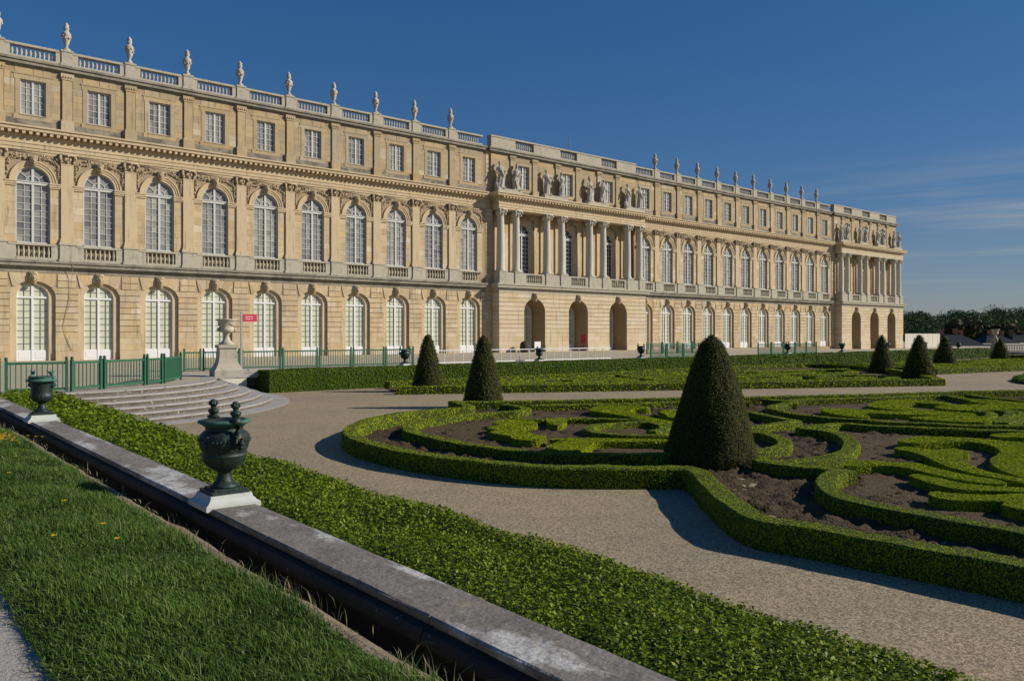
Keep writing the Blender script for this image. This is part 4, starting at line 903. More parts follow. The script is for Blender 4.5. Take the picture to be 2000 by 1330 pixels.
# ------------------------------------------------------------------ bronze urns
def bust(b, c, s):
    x, y, z = c
    b.lathe([(.075 * s, 0), (.085 * s, .03 * s), (.06 * s, .06 * s), (.10 * s, .10 * s), (.115 * s, .145 * s), (.095 * s, .175 * s), (.05 * s, .195 * s), (.045 * s, .225 * s)], 14, c, mod=lambda a, q, j: 1 + .12 * math.cos(2 * a))
    b.ell((x, y, z + .285 * s), (.068 * s, .075 * s, .088 * s), 12, 8); b.ell((x + .068 * s, y, z + .275 * s), (.018 * s, .016 * s, .022 * s), 6, 4); b.ell((x, y, z + .335 * s), (.075 * s, .075 * s, .05 * s), 10, 5)
    for k in range(9): q = .8 + k * .58; b.ell((x + .072 * s * math.cos(q), y + .072 * s * math.sin(q), z + .30 * s), (.026 * s, .026 * s, .045 * s), 6, 4)
def bronze_urn(x, y, z, sc_, lab, rz, style=0, grp=None, lead=True, detail=True):
    t = thing('bronze_urn', lab, 'urn', (x, y, z), rz, grp); S = sc_; nseg = 64 if detail else 18
    zb = 0
    if lead:
        b = MB(); pr = [(.30, -.03), (.30, .025), (.262, .05), (.235, .085), (.225, .125)]
        for (r0, z0), (r1, z1) in zip(pr, pr[1:]): b.add([(-r0, -r0, z0), (r0, -r0, z0), (r0, r0, z0), (-r0, r0, z0), (-r1, -r1, z1), (r1, -r1, z1), (r1, r1, z1), (-r1, r1, z1)], [(0, 1, 5, 4), (1, 2, 6, 5), (2, 3, 7, 6), (3, 0, 4, 7)])
        b.add([(-.225, -.225, .125), (.225, -.225, .125), (.225, .225, .125), (-.225, .225, .125)], [(0, 1, 2, 3)])
        o = put('lead_plinth', b.mesh('lead_plinth', 'leadwhite'), t); o.rotation_euler = (0, 0, -rz); zb = .125
    b = MB(); b.box(-.205 * S, .205 * S, -.205 * S, .205 * S, zb, zb + .035); b.box(-.165 * S, .165 * S, -.165 * S, .165 * S, zb + .035, zb + .06)
    o = put('plinth', b.mesh('plinth', 'bronze'), t); o.rotation_euler = (0, 0, -rz)
    z0 = zb + .06
    b = MB(); b.lathe([(.155, 0), (.155, .02), (.12, .04), (.085, .085), (.068, .15), (.07, .175), (.088, .185), (.088, .20), (.075, .205)], nseg // 2, (0, 0, z0), mod=(lambda a, q, j: 1 + .05 * math.cos(18 * a) * (.03 < q < .16)) if detail else None); b.v = [(u * S, v * S, q) for u, v, q in b.v]
    put('foot', b.mesh('foot', 'bronze', True), t)
    if style == 0:
        prof = [(.07, .19), (.13, .205), (.19, .25), (.222, .30), (.235, .35), (.238, .362), (.245, .37), (.238, .378), (.237, .42), (.246, .43), (.246, .44), (.252, .46), (.268, .52), (.272, .57), (.262, .61), (.235, .64), (.205, .66), (.20, .685), (.212, .71), (.245, .735), (.275, .75), (.275, .775), (.235, .785), (.215, .782), (.205, .74)]
        def md(a, q, j):
            if .25 < q < .35: return 1 + .022 * math.sin(20 * a + 40 * q) + .012 * math.sin(33 * a)
            if .455 < q < .6: return 1 + .020 * math.cos(22 * a)
            if .735 < q < .78: return 1 + .012 * math.cos(48 * a)
            if .378 < q < .43: return 1 + .008 * math.cos(30 * a)
            return 1
    else:
        prof = [(.07, .19), (.12, .205), (.175, .24), (.21, .28), (.225, .33), (.215, .36), (.205, .38), (.205, .42), (.21, .50), (.22, .58), (.225, .62), (.23, .63), (.30, .645), (.31, .66), (.30, .68), (.245, .69), (.235, .71), (.235, .73), (.26, .735), (.255, .75), (.20, .752), (.19, .70)]
        def md(a, q, j):
            if .2 < q < .36: return 1 + .03 * math.cos(18 * a)
            return 1
    if not detail:
        prof = prof[::2] + [prof[-1]]
    b = MB(); b.lathe(prof, nseg, (0, 0, z0), mod=md if detail else None); b.v = [(u * S, v * S, q) for u, v, q in b.v]
    bowl = put('bowl', b.mesh('bowl', 'bronze', True), t)
    rp = [p for p in prof if p[1] > (.70 if style == 0 else .62)]
    b = MB(); b.lathe([(r + .004, q) for r, q in rp], nseg, (0, 0, z0), mod=md if detail else None, cap=False); b.v = [(u * S, v * S, q) for u, v, q in b.v]
    put('rim', b.mesh('rim', 'verdigris', True), bowl)
    if detail and style == 0:
        b = MB()
        for i in range(40):                                      # swags and small figures round the belly
            a = i * .157; dip = .035 * abs(math.sin(a * 2)); b.ell((.268 * math.cos(a), .268 * math.sin(a), z0 + .575 - dip), (.02, .02, .016), 6, 4)
        for k in range(4):
            a = k * math.pi / 2 + .3
            for j in range(6): b.ell((.262 * math.cos(a + .05 * (j % 3 - 1)), .262 * math.sin(a + .05 * (j % 3 - 1)), z0 + .47 + .025 * j), (.026, .026, .022), 6, 4)
        b.v = [(u * S, v * S, q) for u, v, q in b.v]; put('swags', b.mesh('swags', 'bronze', True), bowl)
    for s in (-1, 1):
        b = MB()
        if style == 0:
            b.tube([(s * .26, 0, z0 + .49), (s * .31, 0, z0 + .52), (s * .315, 0, z0 + .60), (s * .27, 0, z0 + .655), (s * .285, 0, z0 + .70), (s * .29, 0, z0 + .76), (s * .255, 0, z0 + .80)], [.02, .035, .04, .03, .035, .045, .05], 8)
            if detail:
                for q in range(6): b.ell((s * (.285 + .02 * math.sin(q)), .05 * math.cos(q * 2.1), z0 + .52 + .022 * q), (.03, .03, .025), 6, 4)
            b.box(s * .255 - .05, s * .255 + .05, -.05, .05, z0 + .785, z0 + .81)
        else:
            b.tube([(s * .22, 0, z0 + .52), (s * .28, 0, z0 + .56), (s * .27, 0, z0 + .64), (s * .25, 0, z0 + .72), (s * .20, 0, z0 + .80)], [.025, .04, .035, .04, .03], 8)
            b.ell((s * .19, 0, z0 + .82), (.05, .035, .04), 8, 5); b.tube([(s * .20, .0, z0 + .8), (s * .26, .03, z0 + .88)], [.03, .008], 6); b.tube([(s * .20, 0, z0 + .8), (s * .13, -.03, z0 + .87)], [.03, .01], 6)
        b.v = [(u * S, v * S, q) for u, v, q in b.v]; h = put('handle', b.mesh('handle', 'bronze' if style == 0 else 'verdigris', True), t)
        if style == 0:
            b = MB(); bust(b, (s * .25 * S, 0, z0 + .79), .56); put('bust', b.mesh('bust', 'verdigris' if not detail else 'bronze', True), h)
    return t
WZ = .25
bronze_urn(3.0, 8.3, WZ, 1.0, 'large dark bronze urn with two busts on its handles, on the near parapet', R(-82)).scale = (.93, .93, .89)
bronze_urn(3.0, 18.55, WZ, .98, 'smaller green bronze urn on the parapet in front of the green fence', R(-38), 1).scale = (.95, .95, .95)
TU = [25.9, 36.8, 47.4, 57.8, 68.2, 78.4, 88.4, 97.8, 107.4]
for i, x in enumerate(TU):
    bronze_urn(x, 41.35, zt(x) + .08, 1.15, f'small dark bronze urn on the terrace edge above the tall hedge, {ORD[i]} from left', rnd.uniform(0, 3), i % 2, 'bronze urns along the terrace edge', detail=False)

# ------------------------------------------------------------------ foreground parapet, lawn, footpath
pw = thing('parapet_wall', 'low dark stone parapet wall with lichened coping running beside the lawn', 'wall', (2.9, 12, -.4))
def o3(x, y, z): return (x - 2.9, y - 12, z + .4)
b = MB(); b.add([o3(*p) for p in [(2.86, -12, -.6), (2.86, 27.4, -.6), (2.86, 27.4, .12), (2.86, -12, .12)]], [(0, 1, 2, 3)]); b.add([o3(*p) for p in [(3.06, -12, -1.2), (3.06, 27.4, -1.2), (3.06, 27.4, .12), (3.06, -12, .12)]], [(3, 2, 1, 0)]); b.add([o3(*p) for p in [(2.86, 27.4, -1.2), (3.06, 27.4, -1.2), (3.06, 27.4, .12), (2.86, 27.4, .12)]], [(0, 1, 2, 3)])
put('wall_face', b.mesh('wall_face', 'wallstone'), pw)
yy = -11.0; rs = random.Random(4)
while yy < 27.3:
  if True:
    L = rs.uniform(2.2, 3.1); y1 = min(yy + L, 27.45); pr = [(2.80, .17), (2.80, .198), (2.775, .204), (2.772, .238), (2.785, .25), (3.215, .25), (3.228, .238), (3.228, .17)]; p2 = [(2.84, .0), (2.80, .02), (2.735, .05), (2.71, .09), (2.71, .13), (2.735, .165), (2.80, .175), (3.2, .175), (3.2, .0)]
    j = rs.uniform(-.003, .003)
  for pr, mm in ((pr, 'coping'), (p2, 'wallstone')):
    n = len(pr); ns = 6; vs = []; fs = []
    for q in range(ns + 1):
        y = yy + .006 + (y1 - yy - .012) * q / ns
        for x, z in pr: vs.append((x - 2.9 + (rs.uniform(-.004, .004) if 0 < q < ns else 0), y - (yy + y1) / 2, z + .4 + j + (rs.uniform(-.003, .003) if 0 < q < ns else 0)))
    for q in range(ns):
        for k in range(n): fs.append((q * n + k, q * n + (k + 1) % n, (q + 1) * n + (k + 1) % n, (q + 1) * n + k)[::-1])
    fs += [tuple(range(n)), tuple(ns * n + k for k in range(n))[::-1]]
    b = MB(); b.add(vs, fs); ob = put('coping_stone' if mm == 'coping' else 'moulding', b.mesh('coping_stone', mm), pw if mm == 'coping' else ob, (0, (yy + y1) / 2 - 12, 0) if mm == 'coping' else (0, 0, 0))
  yy = y1
GXa, GXb = .74, 2.03                                  # lawn strip
def zl(x, y):
    base = .38 if y < 15 else .38 - .38 * min(1, (y - 15) / 12) * 1.0
    q = (x - GXa) / (GXb - GXa)
    return base + .045 * math.sin(max(0, min(1, q)) * math.pi) + .02 * mnoise.noise(Vector((x * 1.3, y * 1.3, 0)))
b = MB(); xs = [GXa + (GXb - GXa) * i / 10 for i in range(11)]; ys = [-8 + .35 * i for i in range(102)]
b.add([(x, y, zl(x, y)) for y in ys for x in xs], [(j * 11 + i, j * 11 + i + 1, (j + 1) * 11 + i + 1, (j + 1) * 11 + i) for j in range(len(ys) - 1) for i in range(10)])
tag(put('lawn', b.mesh('lawn', 'turf')), kind='structure')
b = MB(); prof = [(GXb - .05, -.01), (GXb + .08, -.012), (GXb + .15, -.05), (GXb + .22, -.25), (2.87, -.62)]
b.add([(x + (.04 * mnoise.noise(Vector((y * .8, i * 2.0, 0))) if i < 3 else 0), y, zl(GXb, y) + z + (.02 * mnoise.noise(Vector((y * 2.5, i, 1))) if i < 4 else 0)) for y in ys for i, (x, z) in enumerate(prof)], [(j * 5 + i, j * 5 + i + 1, (j + 1) * 5 + i + 1, (j + 1) * 5 + i) for j in range(len(ys) - 1) for i in range(4)])
tag(put('dirt_bank', b.mesh('dirt_bank', 'dirt')), kind='structure')
b = MB(); ysp = [-30, -10] + [i for i in range(-5, 29)]
b.add([(x, y, (zl(GXa, y) - .015) if y < 27 else 0.0) for y in ysp for x in (-40, GXa + .03)], [(2 * j, 2 * j + 1, 2 * j + 3, 2 * j + 2) for j in range(len(ysp) - 1)])
tag(put('footpath', b.mesh('footpath', 'asphalt')), kind='structure')
# ------------------------------------------------------------------ planting
from mathutils.geometry import tessellate_polygon
def depth(P): return P[:, 0] * SY + P[:, 1] * CY
def cat(pts, step, closed=False):
    """Catmull-Rom resampling of a polyline"""
    P = [Vector((p[0], p[1])) for p in pts]; n = len(P); out = []
    rngs = range(n) if closed else range(n - 1)
    for i in rngs:
        p0 = P[(i - 1) % n] if closed or i > 0 else P[0] * 2 - P[1]; p1 = P[i]; p2 = P[(i + 1) % n]
        p3 = P[(i + 2) % n] if closed or i + 2 < n else P[-1] * 2 - P[-2]
        m = max(1, int((p2 - p1).length / step))
        for k in range(m):
            t = k / m; out.append(.5 * (2 * p1 + (p2 - p0) * t + (2 * p0 - 5 * p1 + 4 * p2 - p3) * t * t + (3 * p1 - p0 - 3 * p2 + p3) * t ** 3))
    if not closed: out.append(P[-1])
    return out
def leaf_shell(V, T, cov=2.0, kmin=.026, k=.0021, tilt=.55, jit=.5, asp=.62, rng=NR, up=0.0, cap=70000, smax=.3, tri=False):
    """leaf-sized faces spread over the triangles T of V, smaller and denser near the viewpoint's side of the garden"""
    V = np.asarray(V, float); T = np.asarray(T, int)
    a, b, c = V[T[:, 0]], V[T[:, 1]], V[T[:, 2]]; nrm = np.cross(b - a, c - a); ar = np.linalg.norm(nrm, axis=1) / 2
    ok = ar > 1e-7; a, b, c, nrm, ar = a[ok], b[ok], c[ok], nrm[ok], ar[ok]; nrm = nrm / (2 * ar[:, None])
    ce = (a + b + c) / 3; s = np.clip(np.maximum(depth(ce), 3) * k, kmin, smax)
    cnt = ar * cov / s ** 2
    if cnt.sum() > cap: f = cnt.sum() / cap; cnt /= f; s = s * math.sqrt(f)
    n = rng.poisson(cnt); idx = np.repeat(np.arange(len(a)), n); N = len(idx)
    r1 = np.sqrt(rng.random(N)); r2 = rng.random(N)
    p = a[idx] * (1 - r1)[:, None] + b[idx] * (r1 * (1 - r2))[:, None] + c[idx] * (r1 * r2)[:, None]
    ss = s[idx] * rng.uniform(.65, 1.35, N); nn = nrm[idx]
    p = p + nn * (rng.uniform(-.35, 1, N) * jit * ss)[:, None]
    d = nn + rng.normal(0, tilt, (N, 3)); d[:, 2] += up; d /= np.linalg.norm(d, axis=1)[:, None]
    h = rng.normal(0, 1, (N, 3)); u = np.cross(d, h); u /= np.linalg.norm(u, axis=1)[:, None] + 1e-9; v = np.cross(d, u)
    u *= (ss * .62)[:, None]; v *= (ss * .62 * asp)[:, None]
    if tri:
        Q = np.stack([p - u, p + v * 1.3 + u * .5, p - v * 1.3 + u * .5], 1).reshape(-1, 3); return Q, np.arange(3 * N).reshape(-1, 3)
    Q = np.stack([p - u, p + v + u * .12, p + u, p - v + u * .12], 1).reshape(-1, 3); F = np.arange(4 * N).reshape(-1, 4)
    return Q, F
def tris(F):
    out = []
    for f in F:
        for i in range(1, len(f) - 1): out.append((f[0], f[i], f[i + 1]))
    return out
def band_core(line, wd, z0, z1, wob=.02):
    n = len(line); L = []; Rr = []
    for i, p in enumerate(line):
        d = (line[min(i + 1, n - 1)] - line[max(i - 1, 0)]).normalized(); q = Vector((-d.y, d.x)); wv = wd / 2 * (1 + .10 * mnoise.noise(Vector((p.x * 1.4, p.y * 1.4, 7))))
        L.append(p + q * wv); Rr.append(p - q * wv)
    vs = []; fs = []
    for i in range(n):
        zz = z1 + .022 * mnoise.noise(Vector((line[i].x * 1.1, line[i].y * 1.1, 0))) + .012 * mnoise.noise(Vector((line[i].x * 4, line[i].y * 4, 3)))
        vs += [(L[i].x, L[i].y, z0), (L[i].x, L[i].y, zz - .03), (L[i].x + (Rr[i].x - L[i].x) * .08, L[i].y + (Rr[i].y - L[i].y) * .08, zz), (Rr[i].x + (L[i].x - Rr[i].x) * .08, Rr[i].y + (L[i].y - Rr[i].y) * .08, zz), (Rr[i].x, Rr[i].y, zz - .03), (Rr[i].x, Rr[i].y, z0)]
    for i in range(n - 1):
        o = 6 * i
        for k in range(5): fs.append((o + k, o + 6 + k, o + 7 + k, o + 1 + k))
    fs += [(5, 4, 3, 2, 1, 0)[::1], tuple(6 * (n - 1) + k for k in range(6))]
    return vs, fs
def poly_core(pts, z0, z1):
    P = cat(pts, .12, True)
    A = sum(P[i].x * P[(i + 1) % len(P)].y - P[(i + 1) % len(P)].x * P[i].y for i in range(len(P)))
    if A < 0: P = P[::-1]
    n = len(P); vs = [(p.x, p.y, z0) for p in P] + [(p.x, p.y, z1) for p in P]
    fs = [(i, (i + 1) % n, (i + 1) % n + n, i + n) for i in range(n)]
    for t in tessellate_polygon([[Vector((p.x, p.y, 0)) for p in P]]):
        a, b_, c = [P[i] for i in t]; s = (b_.x - a.x) * (c.y - a.y) - (c.x - a.x) * (b_.y - a.y)
        fs.append(tuple(i + n for i in (t if s > 0 else t[::-1])))
    return vs, fs
def plant(name, label, cat_, vs, fs, leafm='boxleaf', corem='core', group=None, base=None, shrink=True, **kw):
    V = np.array(vs, float)
    if base is None: base = (float(V[:, 0].mean()), float(V[:, 1].mean()), float(V[:, 2].min()))
    t = thing(name, label, cat_, base, 0, group); B = np.array(base)
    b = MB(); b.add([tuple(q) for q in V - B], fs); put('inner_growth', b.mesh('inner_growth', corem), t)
    Q, F = leaf_shell(V, tris(fs), **kw)
    put('foliage', npmesh('foliage', Q - B, F, leafm), t); return t
SG = -.985                                             # soil level inside the beds
BANDS = {
'outer': (.41, -.6, [(17.99,25.23),(17.16,23.07),(16.29,22.89),(14.84,22.76),(13.18,22.15),(11.82,21.13),(10.78,19.96),(10.18,18.95),(9.71,17.61),(9.57,16.42),(9.54,15.26),(9.69,14.25),(9.90,13.25),(10.26,12.36),(10.49,11.84),(11.14,11.06),(11.87,10.38),(12.43,9.95),(12.58,9.79),(12.40,9.41),(11.49,8.42),(10.54,7.34),(10.05,6.69),(9.91,6.35),(9.99,5.89),(10.07,5.34),(10.09,4.94),(10.14,4.64),(10.21,4.05),(10.24,3.51),(10.24,3.24),(10.26,2.31),(10.3,0.6)], 'long clipped box hedge edging the near bed along the gravel path'),
'ring': (.38, -.72, [(19.52,23.97),(19.34,22.98),(18.93,21.98),(17.99,21.52),(17.14,21.75),(15.80,21.72),(14.71,21.35),(13.76,20.95),(13.05,20.44),(12.41,19.61),(12.02,18.69),(11.84,17.42),(11.78,16.19),(11.89,15.03),(12.08,14.06),(12.47,13.37),(13.35,12.44),(14.25,11.70),(15.20,11.00),(16.24,10.65),(17.36,10.72),(18.27,11.17),(19.05,11.98),(19.34,12.76),(19.27,13.59)], 'low box hedge curling round the leaf-shaped compartment left of the big yew'),
'arrow': (.34, -.72, [(23.98,17.79),(24.13,16.18),(23.08,14.00),(22.96,13.60),(21.80,13.53),(20.50,13.56),(19.48,13.74)], 'low box hedge ending in an arrow point just right of the big yew'),
'back': (.40, -.65, [(18.20,25.36),(19.89,24.42),(22.01,23.29),(26.31,21.06),(28.72,19.75),(33.05,17.63),(38.17,15.56),(42.50,13.47),(46.55,11.47)], 'straight box hedge along the back edge of the near bed'),
'inback': (.40, -.72, [(19.98,23.01),(22.82,21.53),(25.47,20.39),(26.84,19.42),(27.72,18.53)], 'straight inner box hedge running right from the second yew'),
'R1': (.38, -.72, [(29.31,18.83),(29.25,17.57),(30.33,17.82),(34.11,16.25),(37.32,15.08),(35.97,13.48),(35.18,11.86),(35.22,10.64)], 'inner box hedge with hooked left end at the back right of the near bed'),
'R2': (.36, -.72, [(28.61,17.02),(28.18,17.22),(27.09,16.97),(26.17,16.50),(25.29,15.45),(24.65,14.15),(24.72,12.24),(25.22,10.70),(26.04,9.39),(26.81,8.49),(27.90,7.25)], 'S-shaped box hedge with a curled end right of the big yew'),
'R3': (.38, -.72, [(26.03,6.76),(25.39,8.04),(24.35,9.53),(23.53,11.21),(23.27,12.31),(22.35,12.37),(21.33,12.45),(21.16,11.71),(20.66,10.93),(19.56,10.09),(18.32,9.47),(17.18,9.16),(16.06,9.22),(15.33,9.47),(15.05,9.79),(15.04,9.10),(15.24,8.52),(15.23,8.12)], 'large question-mark shaped box hedge right of the big yew'),
'R5': (.38, -.70, [(15.30,7.91),(15.04,7.98),(14.40,7.84),(13.70,7.53),(13.05,7.08),(12.65,6.62),(12.51,6.12),(12.48,5.47),(12.43,4.94),(12.39,4.44),(12.34,3.91),(12.26,3.02),(12.2,1.6)], 'low box hedge sweeping parallel to the front edging hedge at lower right'),
'U6a': (.36, -.72, [(38.83,14.53),(37.73,13.32),(36.75,11.64),(36.40,10.54)], 'short straight box hedge at the far right corner of the near bed'),
'U6b': (.34, -.72, [(35.33,13.28),(36.10,13.01),(36.16,12.50)], 'tiny box hedge stub at the far right of the near bed'),
'Uc1': (.34, -.74, [(30.81,11.34),(30.82,10.92),(30.02,10.48),(29.00,10.28),(28.29,10.28)], 'small curled box hedge, innermost of three nested curls at right'),
'Uc2': (.34, -.74, [(31.60,10.97),(31.40,10.44),(30.51,10.08),(29.14,9.81),(27.73,9.75)], 'small curled box hedge, middle one of three nested curls at right'),
'Uc3': (.34, -.74, [(32.07,10.57),(31.54,10.06),(30.55,9.72),(29.11,9.43),(27.59,9.33)], 'small curled box hedge, outermost of three nested curls at right'),
'Lline': (.36, -.75, [(16.71,20.18),(16.86,19.62),(17.19,19.22),(17.91,18.92),(19.05,17.89),(19.49,16.89),(19.22,15.88),(18.71,14.78)], 'thin curved box hedge crossing the leaf-shaped compartment'),
'Ltear': (.34, -.75, [(17.22,13.82),(17.02,13.99),(16.26,14.86),(16.15,15.57),(16.45,16.31),(17.27,16.87),(18.06,16.96),(19.00,16.69),(19.20,16.21),(18.66,15.34),(17.98,14.98),(17.53,14.91)], 'teardrop loop of box hedge left of the big yew'),
}
for k, (wd, zt_, pts, lab) in BANDS.items():
    vs, fs = band_core(cat(pts, .16), wd, PZ - .05, zt_)
    plant('box_hedge', lab, 'hedge', vs, fs, group='clipped box hedges of the near bed', cov=2.5, kmin=.018, k=.0015, cap=190000 if k == 'outer' else 90000, tilt=.28, tri=True, asp=.8)
POLYS = {
'L1a': ([(15.35,19.41),(15.74,19.68),(16.23,19.68),(16.42,19.32),(16.51,18.76),(16.22,18.37),(15.70,18.28),(15.26,18.35),(15.37,18.08),(15.16,17.65),(14.80,17.41),(14.71,17.03),(14.50,16.70),(14.37,16.37),(14.38,15.98),(14.12,15.61),(13.62,15.43),(13.39,15.75),(13.45,16.18),(13.64,16.45),(13.70,16.84),(13.66,17.17),(13.79,17.53),(14.10,17.73),(14.28,17.91),(14.23,18.09),(14.31,18.36),(14.70,18.64),(15.08,18.65),(15.15,19.00)], 'lobed clump of clipped box like a palm leaf in the left compartment'),
'Lknob': ([(17.18,18.94),(17.75,19.05),(17.84,18.76),(17.06,17.99),(16.39,17.59),(16.47,18.01)], 'small rounded box knob beside the thin curved hedge'),
'L2': ([(20.70,20.44),(21.62,21.06),(22.38,21.01),(22.91,20.40),(23.01,19.74),(22.50,19.27),(22.06,19.53),(21.64,19.39),(20.98,18.67),(20.43,17.71),(19.83,16.08),(19.37,15.30),(19.03,15.04),(19.35,15.70),(19.54,16.93),(20.01,18.29),(20.25,19.52),(20.44,20.13)], 'crescent of clipped box at the back of the left compartment'),
'L4': ([(13.06,14.42),(13.69,14.77),(14.11,14.94),(13.99,15.30),(14.32,15.37),(15.02,14.87),(16.33,13.42),(16.58,13.10),(16.25,12.84),(15.97,13.13),(14.68,14.15),(14.10,13.92),(13.41,13.53),(12.99,13.39),(12.89,13.65),(12.96,14.09)], 'leaf-shaped box clump pointing left near the front of the left compartment'),
'L5': ([(22.03,18.40),(22.61,18.59),(22.96,18.14),(21.12,16.69),(20.66,16.72),(21.40,17.60)], 'small box clump half hidden behind the big yew'),
'S1': ([(19.26,8.84),(19.73,8.85),(19.76,8.43),(19.73,8.05),(20.26,7.88),(20.02,7.49),(19.63,7.37),(19.31,7.42),(18.53,6.99),(17.86,6.56),(17.41,6.08),(17.14,5.43),(16.97,5.00),(16.53,4.87),(16.64,5.27),(16.82,5.66),(16.99,6.15),(17.38,6.76),(17.95,7.35),(18.75,8.00),(19.15,8.54)], 'beak-shaped scroll of clipped box at right'),
'S2': ([(20.70,9.41),(21.62,9.48),(22.43,9.03),(22.78,8.25),(22.74,7.66),(22.97,7.17),(22.91,6.36),(17.09,4.74),(17.18,5.06),(17.24,5.46),(17.58,5.81),(18.06,6.19),(18.78,6.57),(19.35,6.76),(20.27,6.93),(20.87,7.11),(21.63,7.56),(21.96,8.10),(21.65,8.42),(21.00,8.75),(20.55,9.01)], 'broad hook-shaped mass of clipped box at the right edge'),
'S3': ([(16.17,8.47),(16.65,8.60),(17.06,8.26),(17.22,7.80),(17.48,7.59),(17.09,7.00),(16.73,6.28),(16.57,5.62),(16.24,5.48),(16.08,5.82),(16.13,6.27),(16.37,6.82),(16.68,7.44),(16.57,7.89),(16.08,8.17),(15.94,8.31)], 'long tapering box leaf below the beak-shaped scroll'),
'S4': ([(15.87,7.00),(16.09,6.94),(15.99,6.55),(15.75,6.02),(15.86,5.54),(16.11,5.10),(16.17,4.76),(15.80,4.65),(15.71,4.98),(15.40,5.38),(15.10,5.77),(15.25,6.24),(15.53,6.65)], 'pointed box leaf, second from the bottom at right'),
'S5': ([(14.32,5.99),(14.56,5.96),(14.63,5.69),(15.01,5.24),(15.55,4.93),(15.68,4.62),(14.07,4.14),(14.16,4.49),(14.16,4.63),(14.25,4.83),(14.59,4.88),(14.33,5.19),(14.07,5.47),(14.05,5.75)], 'lowest box leaf with a square notch at the right edge'),
'S6': ([(23.79,8.34),(24.43,8.29),(25.20,7.87),(25.47,7.36),(23.99,6.93),(23.91,7.57),(23.54,8.07)], 'small box leaf tip above the broad hook at the right edge'),
'U1': ([(27.25,15.14),(27.82,15.17),(28.26,14.09),(28.36,13.51),(28.83,12.71),(29.56,11.57),(29.88,11.04),(29.25,10.81),(28.73,11.24),(27.70,12.22),(27.29,13.00),(27.02,13.42),(26.08,12.83),(25.54,12.64),(25.83,13.78),(26.52,14.63)], 'arrowhead-shaped box scroll inside the S-shaped hedge'),
'U2': ([(30.00,14.74),(31.89,15.43),(33.18,15.45),(33.90,14.66),(33.72,13.47),(32.94,13.02),(32.68,13.32),(32.70,14.14),(31.60,14.21),(30.63,13.98),(30.19,13.58),(29.77,12.13),(29.79,11.38),(28.97,11.80),(29.03,13.31),(29.54,14.34)], 'crescent-shaped box scroll at the back right'),
'U3': ([(31.16,12.77),(32.26,12.94),(33.55,12.35),(35.05,11.10),(35.41,10.49),(33.40,9.89),(32.92,10.43),(31.79,11.22),(31.04,11.42),(30.68,12.01)], 'blunt box scroll in the mouth of the back right crescent'),
'U4': ([(26.75,11.80),(27.68,11.51),(29.12,11.17),(29.29,10.78),(27.85,9.77),(27.22,9.65),(26.74,10.05),(26.48,10.79),(26.50,11.33)], 'flat box leaf between the S-shaped hedge and the nested curls'),
'U7': ([(35.07,12.96),(36.07,12.68),(35.92,11.38),(36.13,10.70),(35.26,10.44),(34.91,11.06),(34.47,11.91)], 'low box block in the far right corner of the near bed'),
}
for k, (pts, lab) in POLYS.items():
    vs, fs = poly_core(pts, PZ - .05, -.75)
    plant('box_scroll', lab, 'hedge', vs, fs, group='box scrolls of the near bed', cov=2.5, kmin=.018, k=.0015, cap=55000, tilt=.28, tri=True, asp=.8)
# soil of the near bed
def inside(P, poly):
    x, y = P[:, 0], P[:, 1]; c = np.zeros(len(P), bool); n = len(poly)
    for i in range(n):
        x0, y0 = poly[i]; x1, y1 = poly[(i + 1) % n]
        t = ((y0 > y) != (y1 > y)) & (x < (x1 - x0) * (y - y0) / (y1 - y0 + 1e-12) + x0); c ^= t
    return c
def soil_bed(name, poly, step, m, z, amp, seed):
    P = np.array(poly); x0, y0 = P.min(0); x1, y1 = P.max(0); nx = int((x1 - x0) / step) + 2; ny = int((y1 - y0) / step) + 2
    gx, gy = np.meshgrid(x0 + step * np.arange(nx), y0 + step * np.arange(ny)); rg = np.random.default_rng(seed)
    h = np.zeros((ny, nx))
    for sc_, a in ((1, .5), (2, .6), (5, .5), (11, .35)):
        q = rg.normal(0, 1, (ny // sc_ + 3, nx // sc_ + 3)); yi = np.arange(ny) / sc_; xi = np.arange(nx) / sc_
        fy, fx = (yi % 1)[:, None], (xi % 1)[None, :]; iy, ix = yi.astype(int), xi.astype(int)
        h += a * ((q[iy][:, ix] * (1 - fx) + q[iy][:, ix + 1] * fx) * (1 - fy) + (q[iy + 1][:, ix] * (1 - fx) + q[iy + 1][:, ix + 1] * fx) * fy)
    V = np.stack([gx, gy, z + amp * h], 2).reshape(-1, 3); i = np.arange(nx * ny).reshape(ny, nx)
    F = np.stack([i[:-1, :-1], i[:-1, 1:], i[1:, 1:], i[1:, :-1]], 2).reshape(-1, 4)
    F = F[inside(V[F].mean(1)[:, :2], poly)]
    u, inv = np.unique(F, return_inverse=True)
    return tag(put(name, npmesh(name, V[u], inv.reshape(-1, 4), m, True)), kind='structure')
near_poly = BANDS['outer'][2] + [(47, 0.6), (47, 11.3)] + BANDS['back'][2][::-1]
soil_bed('soil_bed', near_poly, .085, 'soil', SG + .03, .045, 3)
# inside the compartments the earth is finer and lighter
soil_bed('raked_soil', [(p[0], p[1]) for p in BANDS['ring'][2][3:-2]] + [(19.3, 15), (20.5, 18), (19.8, 21.5)], .07, 'mulch', SG + .06, .010, 5)
soil_bed('raked_soil', [(28.3, 17.0), (26.2, 16.4), (25.0, 14.2), (25.0, 12.2), (26.5, 8.9), (34.5, 10), (36.6, 13.4), (33.5, 16.3)], .09, 'mulch', SG + .06, .010, 6)
soil_bed('raked_soil', [(23.2, 12.1), (21.4, 12.2), (20.7, 10.9), (19.6, 10.0), (18.2, 9.4), (15.4, 7.7), (13.2, 7.0), (12.6, 6.4), (12.4, 3.2), (25, 5)], .08, 'mulch', SG + .06, .010, 7)
